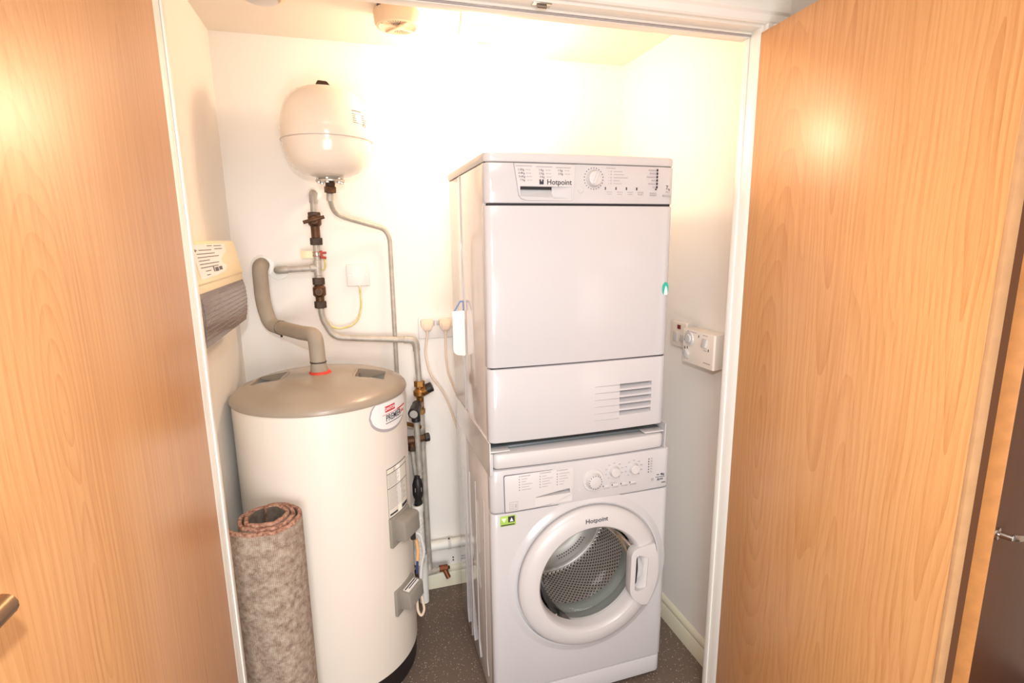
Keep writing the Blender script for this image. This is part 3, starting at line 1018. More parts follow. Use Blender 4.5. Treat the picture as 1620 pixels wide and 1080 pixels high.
# gaps and front panels
obj('panel_gap', box(0.010, DW - 0.010, 0.008, 0.034, 1.601, 1.613), M['dark'], td, S)
dpan = obj('door_panel', slab(0.0, DW, 1.1585, 1.6045, 0.034, r=0.024, bow=0.006, bev=0.003), M['enamel'], td, S)
st = lathe([(0, -0.0006), (0.0158, -0.0006), (0.0158, 0.001), (0, 0.001)], 32, 'Y', (0.5575, 0.0, 1.363))
st.transform(Matrix.Translation((0.5575, 0, 1.363)) @ Matrix.Diagonal((0.82, 1, 1.25, 1)) @ Matrix.Rotation(0.25, 4, 'Z') @ Matrix.Translation((-0.5575, 0, -1.363)))
stk = obj('teal_sticker', moved(st, (0, 0.0005, 0)), M['teal'], dpan, S)
stk['label'] = 'oval teal sticker with white flame'
fm = prism(roundpoly([(0.5505, 1.344), (0.5535, 1.363), (0.5575, 1.374), (0.562, 1.361), (0.5635, 1.344)], 0.005, 4), 'XZ', -0.003, 0.004)
obj('flame_mark', moved(fm, (0, 0.0008, 0)), M['paper'], stk, S)
obj('panel_gap', box(0.010, DW - 0.010, 0.008, 0.034, 1.150, 1.160), M['dark'], td, S)
low = slab(0.0, DW, ZB + 0.002, 1.1545, 0.034, r=0.024, bow=0.006, bev=0.004)
cuts = []
for q in range(5):
    zt = 1.0795 - q * 0.0212
    cuts.append(prism([(-0.05, zt), (0.022, zt), (0.022, zt - 0.004), (-0.0055, zt - 0.0158), (-0.05, zt - 0.0158)], 'YZ', 0.410, 0.521))
obj('condenser_panel', cut(low, *cuts), M['enamel'], td, S)
for q in range(5):
    zt = 1.0795 - q * 0.0212
    obj('vent_slot', box(0.411, 0.520, 0.014, 0.0222, zt - 0.0048, zt - 0.0004), M['pocket'], td, S)  # dark grey strip paints the shade at the top of each slot
for q in range(6):
    zt = 1.0785 - q * 0.0212
    obj('vent_ridge', prism([(-0.0052, zt - 0.003), (-0.0072, zt), (-0.0052, zt + 0.001), (0.002, zt + 0.001), (0.002, zt - 0.003)], 'YZ', 0.327, 0.408), M['enamel'], td, S)
for a in (0.05, DW - 0.05):
    for b in (0.07, 0.46):
        obj('foot', rod(S @ Vector((a, b, 0.9108)), S @ Vector((a, b, ZB + 0.006)), 0.018), M['black'], td)

# a white card pouch hooked on the dryer's side
card = thing('card_holder', 'white card pouch with blue edge hung on the side of the dryer', 'card holder', (0.735, -0.415, 1.13))
cf = Matrix.Translation((0.7535, -0.425, 1.135)) @ Matrix.Rotation(math.radians(-12), 4, 'Z')
obj('pouch', prism(roundpoly([(-0.040, 0.150), (0.0, 0.152), (0.0, 0.0), (-0.040, 0.004)], [0.003, 0.003, 0.004, 0.022], 5), 'XZ', -0.004, 0.004, 0.001), M['paper'], card, cf)
obj('blue_card', cut(prism([(-0.036, 0.149), (-0.014, 0.184), (-0.002, 0.184), (-0.002, 0.149)], 'XZ', 0.0, 0.002), prism([(-0.029, 0.151), (-0.012, 0.179), (-0.006, 0.179), (-0.006, 0.151)], 'XZ', -0.01, 0.01)), M['blue'], card, cf)

# ------------------------------------------------------------------ hot water cylinder
TX, TY, TR = 0.285, -0.312, 0.272
hw = thing('hot_water_cylinder', 'tall cream hot water cylinder with taupe lid and red label', 'water heater', (TX, TY, 0))
tc_ = (TX, TY, 0)
obj('base', lathe([(0, 0.001), (0.262, 0.001), (0.266, 0.006), (0.266, 0.084), (0, 0.084)], 72, 'Z', tc_), M['black'], hw)
obj('casing', lathe([(0.262, 0.081), (TR, 0.083), (TR, 1.028), (0.25, 1.03)], 96, 'Z', tc_), M['tank'], hw)
lidp = [(0, 1.024), (0.272, 1.024), (0.2765, 1.026), (0.2775, 1.031), (0.275, 1.038), (0.266, 1.047), (0.25, 1.056), (0.222, 1.066), (0.18, 1.076), (0.12, 1.084), (0.06, 1.088), (0, 1.089)]
pcs = []
for ang in (math.radians(-7), math.radians(171)):
    pm = Matrix.Translation((TX, TY, 0)) @ Matrix.Rotation(ang, 4, 'Z')
    c = prism([(0.112, 1.12), (0.118, 1.066), (0.124, 1.044), (0.206, 1.060), (0.216, 1.12)], 'XZ', -0.055, 0.055)
    c.transform(pm)
    pcs.append((c, pm))
lid = obj('lid', cut(lathe(lidp, 96, 'Z', tc_), *[c for c, _ in pcs]), M['lid'], hw)
for _, pm in pcs:
    lin_ = join(prism([(0.1245, 1.0445), (0.2055, 1.0605), (0.2055, 1.0613), (0.1245, 1.0455)], 'XZ', -0.0545, 0.0545),
                prism([(0.1185, 1.066), (0.1195, 1.066), (0.1255, 1.0455), (0.1245, 1.0455)], 'XZ', -0.0545, 0.0545))
    obj('hand_recess', lin_, M['pocket'], lid, pm)
    obj('recess_lip', tube([(0.112, -0.058, 1.0815), (0.106, 0.0, 1.0870), (0.112, 0.058, 1.0815)], 0.0032, 0.03, 8), M['lid'], lid, pm)
obj('sealant_ring', lathe([(0.024, 1.0875), (0.036, 1.0875), (0.033, 1.094), (0.024, 1.096)], 24, 'Z', tc_), M['sealant'], hw)['label'] = 'red sealant ring'


def on_tank(bm, r=TR, off=0.0):
    """wrap flat artwork (x = degrees*100 along, y depth, z height) round the casing: x is arc length from angle 0"""
    for v in bm.verts:
        t = v.co.x / r
        rr = r + off - v.co.y
        v.co = Vector((TX + rr * math.cos(t), TY + rr * math.sin(t), v.co.z))
    return bm


def arc(deg):
    return math.radians(deg) * TR


def wrapped_box(a0, a1, z0, z1, off, th=0.0003, n=10):
    bm = bmesh.new()
    for i in range(n):
        x0, x1 = a0 + (a1 - a0) * i / n, a0 + (a1 - a0) * (i + 1) / n
        join(bm, box(x0, x1, -th / 2, th / 2, z0, z1))
    bmesh.ops.remove_doubles(bm, verts=bm.verts, dist=1e-6)
    return on_tank(bm, off=off)


def wrapped_ell(ca, cz, ra, rz, off, zmax=9):
    bm = bmesh.new()
    n = 28
    prev = None
    for i in range(n + 1):
        s = -1 + 2 * i / n
        h = rz * math.sqrt(max(0, 1 - s * s))
        x = ca + ra * s
        cur = (bm.verts.new((x, 0, cz - h)), bm.verts.new((x, 0, min(zmax, cz + h))))
        if prev:
            bm.faces.new((prev[0], cur[0], cur[1], prev[1]))
        prev = cur
    return on_tank(bm, off=off)


ba = arc(-38)
bd = obj('brand_badge', wrapped_ell(ba, 0.985, 0.098, 0.062, 0.0008, 1.0225), M['printsoft'], hw)
bd['label'] = 'oval label with red box and dark lettering'
obj('badge_face', wrapped_ell(ba + 0.002, 0.988, 0.094, 0.0555, 0.0014, 1.0225), M['paper'], bd)
obj('badge_box', wrapped_box(ba - 0.034, ba + 0.016, 0.990, 1.009, 0.0020), M['red'], bd)
stuff(obj('badge_lettering', on_tank(text('SANTON', 0.0145, ba - 0.009, 0, 0.9995, bold=0.0001, sx=0.82), off=0.0026), M['paper'], bd))
obj('badge_stripe', join(wrapped_box(ba - 0.046, ba + 0.030, 0.9825, 0.9837, 0.0020), wrapped_box(ba + 0.030, ba + 0.090, 0.9815, 0.9860, 0.0020)), M['red'], bd)
stuff(obj('badge_lettering', join(on_tank(text('PREMIER', 0.0285, ba + 0.010, 0, 0.9690, bold=0.0002, sx=0.80), off=0.0022), wrapped_box(ba - 0.034, ba + 0.06, 0.9525, 0.9545, 0.002)), M['printdark'], bd))
stuff(obj('badge_lettering', on_tank(text('plus', 0.0165, ba + 0.066, 0, 0.970, bold=0.0001), off=0.0022), M['red'], bd))
# data label
la0, la1 = arc(-47.2), arc(-22)
lb = obj('data_label', wrapped_box(la0, la1, 0.634, 0.802, 0.0006), M['labelpaper'], hw)
lb['label'] = 'white data label with dark ruled lines'
ln = [wrapped_box(la0, la1, z - 0.0010, z + 0.0010, 0.0012) for z in (0.802, 0.785, 0.736, 0.6345)]
ln += [wrapped_box(la0, la0 + 0.0012, 0.634, 0.802, 0.0012, n=1), wrapped_box(la1 - 0.0012, la1, 0.634, 0.802, 0.0012, n=1), wrapped_box(la0 + 0.036, la0 + 0.0372, 0.785, 0.802, 0.0012, n=1)]
ln += [wrapped_box(la0 + 0.006, la0 + 0.045, 0.642, 0.648, 0.0012), wrapped_box(la1 - 0.046, la1 - 0.006, 0.640, 0.651, 0.0012)]
stuff(obj('label_rules', join(*ln), M['printdark'], lb))
sm = []
for q in range(8):
    sm.append(wrapped_box(la0 + 0.005, la0 + 0.05 + 0.02 * random.random(), 0.779 - q * 0.0052, 0.7805 - q * 0.0052, 0.0012, n=4))
for q in range(14):
    sm.append(wrapped_box(la0 + 0.005, la0 + 0.085 + 0.025 * random.random(), 0.731 - q * 0.0052, 0.7325 - q * 0.0052, 0.0012, n=5))
stuff(obj('label_lines', join(*sm), M['printsoft'], lb))


# immersion and thermostat covers on the casing
def cover(ang, z0, z1, open_top):
    fm_ = Matrix.Translation((TX, TY, 0)) @ Matrix.Rotation(math.radians(ang), 4, 'Z')
    hw_ = 0.056
    o = obj('heater_cover', join(box(TR - 0.006, TR + 0.006, -hw_, hw_, z0 - 0.004, z1 + 0.004, 0.002),
                                 prism([(TR, z0 + 0.014), (TR + 0.042, z0 + 0.018), (TR + 0.048, z0 + 0.024), (TR + 0.046, z1 - 0.014), (TR + 0.041, z1 - 0.007), (TR, z1)], 'XZ', -hw_ + 0.016, hw_ - 0.006, 0.003)),
            M['greybox'], hw, fm_)
    return o, fm_


cv, fm_ = cover(-36, 0.536, 0.630, 0)
cv['label'] = 'upper grey heater cover'
cv2, fm2 = cover(-35, 0.282, 0.366, 1)
cv2['label'] = 'lower grey heater cover with white sticker'
stk = box(TR + 0.016, TR + 0.05, -0.036, 0.042, 0.3795, 0.3805)
obj('cover_sticker', moved(box(0, 0.022, -0.030, 0.040, 0, 0.0012), (TR + 0.014, 0, 0.3632), Matrix.Rotation(math.radians(7), 4, 'Y')), M['paper'], cv2, fm2)
stuff(obj('sticker_print', moved(join(box(0.004, 0.008, -0.028, 0.038, 0, 0.0018), box(0.012, 0.015, -0.015, 0.038, 0, 0.0018)), (TR + 0.014, 0, 0.3632), Matrix.Rotation(math.radians(7), 4, 'Y')), M['printdark'], cv2, fm2))
obj('cable_gland', rod((TR + 0.030, 0.03, 0.556), (TR + 0.030, 0.03, 0.524), 0.009), M['black'], cv, fm_)
p1 = fm_ @ Vector((TR + 0.028, 0.046, 0.540))
p2 = fm2 @ Vector((TR + 0.026, 0.046, 0.360))
obj('heater_flex', tube([p1, p1 + Vector((0.018, 0.0, -0.012)), p1 + Vector((0.030, 0.0, -0.08)), p2 + Vector((0.018, 0, 0.06)), p2 + Vector((0.012, 0.0, 0.0))], 0.005, 0.05, 10), M['plastic2'], hw)['label'] = 'white flex between the grey covers'
obj('wire_sleeve', tube([p1 + Vector((0.005, 0.02, -0.04)), p1 + Vector((0.010, 0.02, -0.08)), p1 + Vector((0.006, 0.02, -0.12))], 0.0055, 0.02, 10), M['orangewire'], hw)
obj('blue_wire', tube([p1 + Vector((0.006, 0.02, -0.11)), p1 + Vector((0.002, 0.02, -0.17))], 0.004, 0, 10), M['bluewire'], hw)
p3 = fm2 @ Vector((TR + 0.026, 0.046, 0.302))
obj('heater_flex', tube([p3, p3 + Vector((0.012, 0.0, -0.012)), p3 + Vector((0.020, 0.0, -0.07)), p3 + Vector((0.008, 0, -0.095)), p3 + Vector((-0.004, 0, -0.07)), p3 + Vector((-0.004, 0, -0.005))], 0.0045, 0.02, 10), M['ivory'], hw)['label'] = 'looped flex below the lower cover'
# thin pale conduit behind the casing
obj('sensor_conduit', rod((TX + 0.262, TY + 0.115, 0.36), (TX + 0.262, TY + 0.115, 0.78), 0.006), M['ivory'], hw)

# ------------------------------------------------------------------ lagged pipe from the lid to the wall
lp = thing('lagged_pipe', 'pipe in grey foam lagging rising from cylinder lid into the wall', 'pipe', (TX, TY, 1.09))
obj('lagging', tube([(0.283, -0.312, 1.086), (0.281, -0.312, 1.125)], lambda s: 0.029 - 0.005 * s, 0, 20), M['lag'], lp)
obj('lagging', tube([(0.281, -0.312, 1.125), (0.279, -0.312, 1.216), (0.230, -0.232, 1.212)], 0.0245, 0.03, 20), M['lag'], lp)
obj('lagging', tube([(0.230, -0.232, 1.212), (0.152, -0.105, 1.214)], 0.0245, 0, 20), M['lag'], lp)
obj('lagging', tube([(0.152, -0.105, 1.214), (0.112, -0.066, 1.222), (0.094, -0.060, 1.30), (0.094, -0.060, 1.428), (0.094, 0.0, 1.434)], 0.0255, [0, 0.05, 0.09, 0.03], 20, 9), M['lag'], lp)
for a, b in (((0.1535, -0.1075, 1.214), (0.1505, -0.1025, 1.214)), ((0.281, -0.312, 1.1235), (0.281, -0.312, 1.1275))):
    obj('cable_tie', join(rod(a, b, 0.0265), rod((a[0], a[1] - 0.02, a[2] - 0.030), (a[0], a[1] - 0.016, a[2] - 0.018), 0.004)), M['black'], lp)
obj('wall_collar', lathe([(0.026, 0.0), (0.04, 0.0), (0.038, -0.004), (0.026, -0.005)], 28, 'Y', (0.096, 0, 1.43)), M['gloss'], lp)

# ------------------------------------------------------------------ expansion vessel
VX, VY, VZ, VR = 0.357, -0.172, 1.866, 0.1435
ev = thing('expansion_vessel', 'rounded cream expansion vessel hung on the back wall above the cylinder', 'expansion vessel', (VX, VY, 1.72))
vp = []
nv = 20
for i in range(nv + 1):
    t = -PI / 2 + PI * i / nv
    ct, st_ = math.cos(t), math.sin(t)
    vp.append((VR * (ct ** 0.56 if ct > 1e-6 else 0), (0.140) * (abs(st_) ** 0.92) * (1 if st_ >= 0 else -1)))
vp[0] = (0, vp[0][1])
vp[-1] = (0, vp[-1][1])
vv = []
for r, h in vp:
    vv.append((r, h))
obj('shell', lathe(vv, 64, 'Z', (VX, VY, VZ)), M['vessel'], ev)
obj('weld_band', lathe([(VR - 0.006, -0.028), (VR + 0.0012, -0.027), (VR + 0.0022, -0.024), (VR + 0.0016, 0.004), (VR - 0.006, 0.006)], 64, 'Z', (VX, VY, VZ)), M['vessel'], ev)
obj('weld_seam', lathe([(VR - 0.004, -0.0265), (VR + 0.0028, -0.0262), (VR + 0.0028, -0.0248), (VR - 0.004, -0.0245)], 64, 'Z', (VX, VY, VZ)), M['printsoft'], ev)
cap = prism(roundpoly([(-0.028, 0.0), (-0.016, 0.022), (0.012, 0.020), (0.028, 0.0)], 0.004, 3), 'XZ', -0.026, 0.026, 0.003)
obj('valve_cap', moved(cap, (VX, VY, VZ + 0.1365)), M['bronzedark'], ev)['label'] = 'dark cap on top'
obj('bracket', join(box(VX - 0.02, VX + 0.02, VY + 0.10, -0.0005, VZ + 0.02, VZ + 0.05, 0.002)), M['zinc'], ev)
obj('neck', lathe([(0.052, -0.128), (0.044, -0.142), (0.040, -0.148), (0, -0.148)], 36, 'Z', (VX, VY, VZ)), M['zinc'], ev)
fl_ = lathe([(0, -0.148), (0.046, -0.148), (0.047, -0.149), (0.047, -0.154), (0, -0.154)], 36, 'Z', (VX, VY, VZ))
obj('flange', fl_, M['zinc'], ev)
for i in range(6):
    t = i * PI / 3 + 0.3
    obj('flange_bolt', join(hexnut((VX + 0.038 * math.cos(t), VY + 0.038 * math.sin(t), VZ - 0.148), (VX + 0.038 * math.cos(t), VY + 0.038 * math.sin(t), VZ - 0.142), 0.007),
                            hexnut((VX + 0.038 * math.cos(t), VY + 0.038 * math.sin(t), VZ - 0.160), (VX + 0.038 * math.cos(t), VY + 0.038 * math.sin(t), VZ - 0.154), 0.006)), M['zinc'], ev)


def on_vessel(items):
    bm = bmesh.new()
    for (dx, dz, wd, ht) in items:
        a0 = math.radians(-54) + dx / VR
        n = max(1, int(wd / 0.01))
        for i in range(n):
            t0, t1 = a0 + wd / VR * i / n, a0 + wd / VR * (i + 1) / n
            zz = VZ + dz
            # follow the shell's radius at that height
            def rad(h):
                h = h - VZ
                for (r1, h1), (r2, h2) in zip(vp, vp[1:]):
                    if h1 <= h <= h2 and h2 > h1:
                        return r1 + (r2 - r1) * (h - h1) / (h2 - h1)
                return VR
            q = []
            for t, z in ((t0, zz - ht / 2), (t1, zz - ht / 2), (t1, zz + ht / 2), (t0, zz + ht / 2)):
                rr = rad(z) + 0.0008
                q.append(bm.verts.new((VX + rr * math.cos(t), VY + rr * math.sin(t), z)))
            bm.faces.new(q)
    return bm


vi = [(0.0, 0.054, 0.045, 0.0028), (0.048, 0.052, 0.018, 0.0018)]
for q in range(5):
    vi.append((0.0, 0.044 - q * 0.0065, 0.016 + 0.02 * random.random(), 0.0022))
    vi.append((0.042, 0.044 - q * 0.0065, 0.010 + 0.012 * random.random(), 0.003))
    vi.append((0.064, 0.044 - q * 0.0065, 0.012, 0.0018))
stuff(obj('printed_data', on_vessel(vi), M['print'], ev))
stuff(obj('printed_data', on_vessel([(0.042, 0.014, 0.004, 0.007), (0.052, 0.012, 0.004, 0.007)]), M['redclamp'], ev))

# pipe from the vessel to the floor behind the cylinder
ep = thing('expansion_pipe', 'thin grey pipe from the vessel kinking right then straight down', 'pipe', (0.352, -0.15, 0.99))
obj('pipe_run', tube([(0.352, -0.165, 1.700), (0.350, -0.160, 1.655), (0.362, -0.125, 1.612), (0.395, -0.075, 1.597), (0.535, -0.026, 1.558), (0.553, -0.024, 1.525), (0.552, -0.024, 0.40)], 0.0085, [0, 0.02, 0.03, 0.05, 0.03, 0.03], 14), M['pipe'], ep)
obj('pipe_nut', hexnut((0.356, -0.172, 1.712), (0.355, -0.171, 1.697), 0.016), M['bronzedark'], ep)
obj('pipe_nut', hexnut((0.355, -0.171, 1.697), (0.354, -0.170, 1.676), 0.020), M['bronze'], ep)
obj('pipe_sleeve', rod((0.353, -0.167, 1.676), (0.3508, -0.162, 1.650), 0.0115), M['pipe'], ep)


# ------------------------------------------------------------------ cold supply pipework left of the blank plate
def valve(parent, x, y, zt, zb, lever, name='isolating_valve'):
    L_ = zt - zb
    zc = (zt + zb) / 2 + (0.25 * L_ if lever else 0.06 * L_)
    o = obj(name, join(rod((x, y, zb + 0.02), (x, y, zt - 0.02), 0.0155), rod((x, y, zc - 0.022), (x, y, zc + 0.022), 0.023, 18, 0.008), rod((x, y - 0.036, zc), (x, y, zc), 0.014)), M['bronze'], parent)
    obj('compression_nut', hexnut((x, y, zt), (x, y, zt - 0.026), 0.0215), M['bronzedark'], o)
    obj('compression_nut', hexnut((x, y, zb), (x, y, zb + 0.026), 0.0215), M['bronzedark'], o)
    obj('spindle', rod((x, y - 0.044, zc), (x, y - 0.030, zc), 0.008), M['bronzedark'], o)
    if lever:
        obj('tee_handle', join(rod((x - 0.036, y - 0.046, zc - 0.008), (x + 0.036, y - 0.046, zc + 0.011), 0.0062)), M['bronze'], o)
    return o


sp = thing('supply_pipe', 'grey supply pipe with two bronze valves running across to the right', 'pipe', (0.29, -0.05, 1.13))
PY = -0.05
obj('pipe_run', tube([(0.291, 0.0, 1.684), (0.291, PY, 1.684), (0.290, PY, 1.600)], 0.0115, 0.022, 16), M['pipe'], sp)
obj('elbow', tube([(0.291, -0.012, 1.684), (0.291, PY, 1.684), (0.291, PY, 1.650)], 0.0140, 0.022, 16), M['pipe'], sp)
valve(sp, 0.290, PY, 1.618, 1.502, True)
obj('pipe_run', rod((0.289, PY, 1.510), (0.287, PY, 1.372), 0.0115), M['pipe'], sp)
obj('tee', join(rod((0.288, PY, 1.448), (0.287, PY, 1.392), 0.0142), rod((0.287, PY, 1.420), (0.262, PY, 1.420), 0.0142)), M['pipe'], sp)
obj('branch_pipe', tube([(0.28, PY, 1.420), (0.150, PY, 1.415), (0.148, 0.0, 1.413)], 0.0115, 0.022, 16), M['pipe'], sp)
obj('elbow', tube([(0.185, PY, 1.4165), (0.150, PY, 1.415), (0.149, -0.012, 1.414)], 0.0140, 0.022, 16), M['pipe'], sp)
obj('wall_collar', lathe([(0.012, 0.0), (0.036, 0.0), (0.0345, -0.003), (0.012, -0.004)], 32, 'Y', (0.148, 0, 1.413)), M['gloss'], sp)
obj('wall_collar', lathe([(0.012, 0.0), (0.024, 0.0), (0.023, -0.002), (0.012, -0.003)], 32, 'Y', (0.293, 0, 1.684)), M['gloss'], sp)
valve(sp, 0.287, PY, 1.384, 1.272, False)
obj('pipe_run', tube([(0.288, PY, 1.285), (0.289, PY, 1.235), (0.325, PY, 1.160), (0.385, PY, 1.152), (0.610, PY, 1.130), (0.631, PY, 1.112), (0.636, PY, 0.955)], 0.0115, [0, 0.05, 0.055, 0.03, 0.015, 0.015], 16, 9), M['pipe'], sp)
obj('elbow', tube([(0.585, PY, 1.1325), (0.629, PY, 1.128), (0.6315, PY, 1.085)], 0.0140, 0.018, 16), M['pipe'], sp)
# earth clamp with its tag and short green and yellow lead
cl = obj('earth_clamp', join(lathe([(0.0118, -0.008), (0.0150, -0.008), (0.0150, 0.008), (0.0118, 0.008)], 20, 'Z', (0.2885, PY, 1.470)), box(0.300, 0.309, PY - 0.010, PY + 0.004, 1.452, 1.482, 0.002), rod((0.300, PY - 0.004, 1.474), (0.322, PY - 0.004, 1.474), 0.004), rod((0.305, PY - 0.004, 1.458), (0.320, PY - 0.004, 1.455), 0.005)), M['redclamp'], sp)
cl['label'] = 'red earth clamp'
obj('clamp_band', lathe([(0.0150, -0.006), (0.0158, -0.006), (0.0158, 0.006), (0.0150, 0.006)], 20, 'Z', (0.2885, PY, 1.470)), M['chrome'], cl)
obj('clamp_tag', box(0.233, 0.276, PY - 0.002, PY - 0.0008, 1.456, 1.482, 0.0004), M['cream'], cl)
obj('earth_lead', tube([(0.313, PY - 0.004, 1.455), (0.316, PY, 1.435), (0.312, PY + 0.004, 1.415), (0.303, PY + 0.006, 1.410)], 0.0036, 0.01, 8), M['earth'], cl)

# ------------------------------------------------------------------ valve group and downpipes right of the cylinder
vg = thing('valve_group', 'brass multi valve with black knobs on downpipes right of the cylinder', 'valve', (0.637, -0.05, 0.08))
BY = -0.05
obj('union_nut', hexnut((0.6365, BY, 0.962), (0.6365, BY, 0.938), 0.0215), M['brass'], vg)
obj('valve_body', join(rod((0.6365, BY, 0.945), (0.637, BY, 0.83), 0.0145), rod((0.6365, BY, 0.930), (0.6365, BY, 0.895), 0.026, 20, 0.010),
                       rod((0.6365, BY, 0.912), (0.668, BY - 0.006, 0.928), 0.021, 20, 0.004), rod((0.637, BY, 0.868), (0.613, BY - 0.07, 0.868), 0.0155)), M['brass'], vg)
obj('union_nut', hexnut((0.637, BY, 0.846), (0.637, BY, 0.824), 0.0185), M['brass'], vg)
obj('reducer_cap', rod((0.664, BY - 0.005, 0.927), (0.686, BY - 0.009, 0.937), 0.0205), M['black'], vg)
kb = obj('relief_knob', join(rod((0.612, BY - 0.070, 0.871), (0.596, BY - 0.125, 0.866), 0.0225, 20, 0.004), rod((0.614, BY - 0.070, 0.874), (0.618, BY - 0.045, 0.880), 0.019), rod((0.608, BY - 0.078, 0.870), (0.609, BY - 0.078, 0.820), 0.0175)), M['black'], vg)
kb['label'] = 'black relief valve knob with grey disc'
obj('knob_disc', rod((0.5965, BY - 0.1235, 0.866), (0.5955, BY - 0.127, 0.8657), 0.0155), M['greycap'], kb)
obj('collar_ring', rod((0.615, BY - 0.058, 0.8735), (0.614, BY - 0.061, 0.8735), 0.0205), M['plastic2'], vg)
obj('discharge_pipe', rod((0.609, BY - 0.078, 0.825), (0.613, BY - 0.078, 0.588), 0.0110), M['pipe'], vg)
obj('pipe_sleeve', rod((0.6128, BY - 0.078, 0.615), (0.613, BY - 0.078, 0.584), 0.0130), M['pipe'], vg)
obj('downpipe', rod((0.637, BY, 0.83), (0.643, BY, 0.118), 0.0125), M['pipe'], vg)
obj('pipe_sleeve', rod((0.637, BY, 0.815), (0.6385, BY, 0.690), 0.0145), M['pipe'], vg)
obj('branch_pipe', rod((0.520, BY - 0.11, 0.845), (0.630, BY - 0.02, 0.775), 0.008), M['brass'], vg)
# safety valve on the cylinder side
obj('safety_valve', join(rod((0.470, -0.125, 0.742), (0.598, -0.120, 0.742), 0.0175), rod((0.596, -0.120, 0.742), (0.640, -0.112, 0.744), 0.0135), rod((0.588, -0.120, 0.742), (0.589, -0.120, 0.705), 0.0145)), M['bronze'], vg)
obj('safety_cap', rod((0.640, -0.112, 0.744), (0.660, -0.110, 0.745), 0.0175), M['black'], vg)
obj('union_nut', hexnut((0.589, -0.120, 0.718), (0.589, -0.120, 0.700), 0.0180), M['bronzedark'], vg)
obj('discharge_pipe', rod((0.589, -0.120, 0.705), (0.597, -0.125, 0.580), 0.0085), M['pipe'], vg)
# tundish and white waste
td_ = obj('tundish', lathe([(0, 0.600), (0.011, 0.600), (0.012, 0.588), (0.014, 0.586), (0.0185, 0.572), (0.0215, 0.560), (0.0215, 0.522), (0.0185, 0.510), (0.014, 0.500), (0.014, 0.490), (0.0165, 0.488), (0.0165, 0.474), (0, 0.474)], 24, 'Z', (0.602, -0.135, 0)), M['black'], vg)
for dx in (-0.010, 0.010):
    obj('tundish_window', box(0.602 + dx - 0.003, 0.602 + dx + 0.003, -0.1555 + abs(dx) * 0.2, -0.150, 0.536, 0.554, 0.0008), M['greycap'], td_)
obj('waste_socket', lathe([(0.0165, 0.478), (0.0235, 0.478), (0.0245, 0.474), (0.0245, 0.448), (0.022, 0.444)], 24, 'Z', (0.596, -0.140, 0)), M['gloss'], vg)
wr = [(0.0235, 0.445)]
for i in range(12):
    z = 0.445 - i * 0.0185
    wr += [(0.0235, z - 0.013), (0.0218, z - 0.0150), (0.0218, z - 0.0168), (0.0235, z - 0.0185)]
obj('waste_pipe_sleeve', lathe(wr, 24, 'Z', (0.594, -0.140, 0)), M['gloss'], vg)['label'] = 'white taped waste pipe'
obj('waste_pipe_tail', lathe([(0.0205, 0.226), (0.0205, 0.0015), (0, 0.0015)], 24, 'Z', (0.612, -0.085, 0)), M['gloss'], vg)
# bottom tee, connection to the cylinder and drain cock
obj('bottom_tee', join(rod((0.480, BY - 0.05, 0.128), (0.690, BY, 0.116), 0.0115), rod((0.615, BY - 0.018, 0.1205), (0.672, BY - 0.004, 0.117), 0.0150), rod((0.643, BY, 0.150), (0.643, BY - 0.01, 0.118), 0.0145)), M['pipe'], vg)
obj('union_nut', hexnut((0.575, BY - 0.026, 0.1225), (0.604, BY - 0.020, 0.121), 0.0225), M['bronzedark'], vg)
dc = obj('drain_cock', join(rod((0.684, BY, 0.116), (0.722, BY + 0.002, 0.114), 0.0145), rod((0.706, BY, 0.115), (0.722, BY - 0.020, 0.078), 0.0105)), M['copperend'], vg)
obj('drain_spindle', rod((0.720, BY + 0.002, 0.114), (0.731, BY + 0.003, 0.1135), 0.007), M['bronzedark'], dc)

# white waste pipe clipped along the wall
wp = thing('waste_pipe', 'white plastic waste pipe clipped along the wall above the skirting', 'pipe', (0.80, -0.03, 0.20))
obj('pipe_run', rod((0.40, -0.028, 0.2195), (1.40, -0.028, 0.2060), 0.0205, 20), M['gloss'], wp)
obj('pipe_clip', join(lathe([(0.0208, -0.006), (0.0232, -0.006), (0.0232, 0.006), (0.0208, 0.006)], 24, 'X', (0.735, -0.028, 0.2150))), M['plastic2'], wp)
obj('clip_screw', rod((0.735, -0.030, 0.236), (0.735, -0.030, 0.241), 0.004), M['black'], wp)
for z in (0.115, 0.128):
    tag(obj('wall_plug', rod((0.755, -0.0005, z), (0.755, -0.004, z), 0.0035), M['print']), 'small grey screw in the wall beside the drain cock, ' + ('upper' if z > 0.12 else 'lower') + ' of two', 'screw', 'screws beside the drain cock')

# ------------------------------------------------------------------ electrics


def plate(name, label, x0, x1, z0, z1, cat):
    o = thing(name, label, cat, ((x0 + x1) / 2, 0, z0))
    obj('back_box', box(x0 + 0.003, x1 - 0.003, -0.004, -0.0003, z0 + 0.003, z1 - 0.003), M['plastic2'], o)
    obj('face_plate', box(x0, x1, -0.011, -0.004, z0, z1, 0.0025, 3), M['fitting'], o)
    return o


bl = plate('blank_plate', 'square white blank plate with two screws and earth flex below', 0.386, 0.471, 1.345, 1.427, 'cable outlet')
for x in (0.3985, 0.4585):
    obj('screw', rod((x, -0.0128, 1.386), (x, -0.010, 1.386), 0.0034), M['zinc'], bl)
obj('earth_flex', tube([(0.431, -0.008, 1.346), (0.433, -0.016, 1.30), (0.432, -0.020, 1.262), (0.418, -0.026, 1.218), (0.392, -0.034, 1.196), (0.350, -0.040, 1.188), (0.322, -0.042, 1.196), (0.303, -0.045, 1.224)], 0.0036, 0.025, 10), M['earth'], bl)['label'] = 'thin green and yellow earth flex'

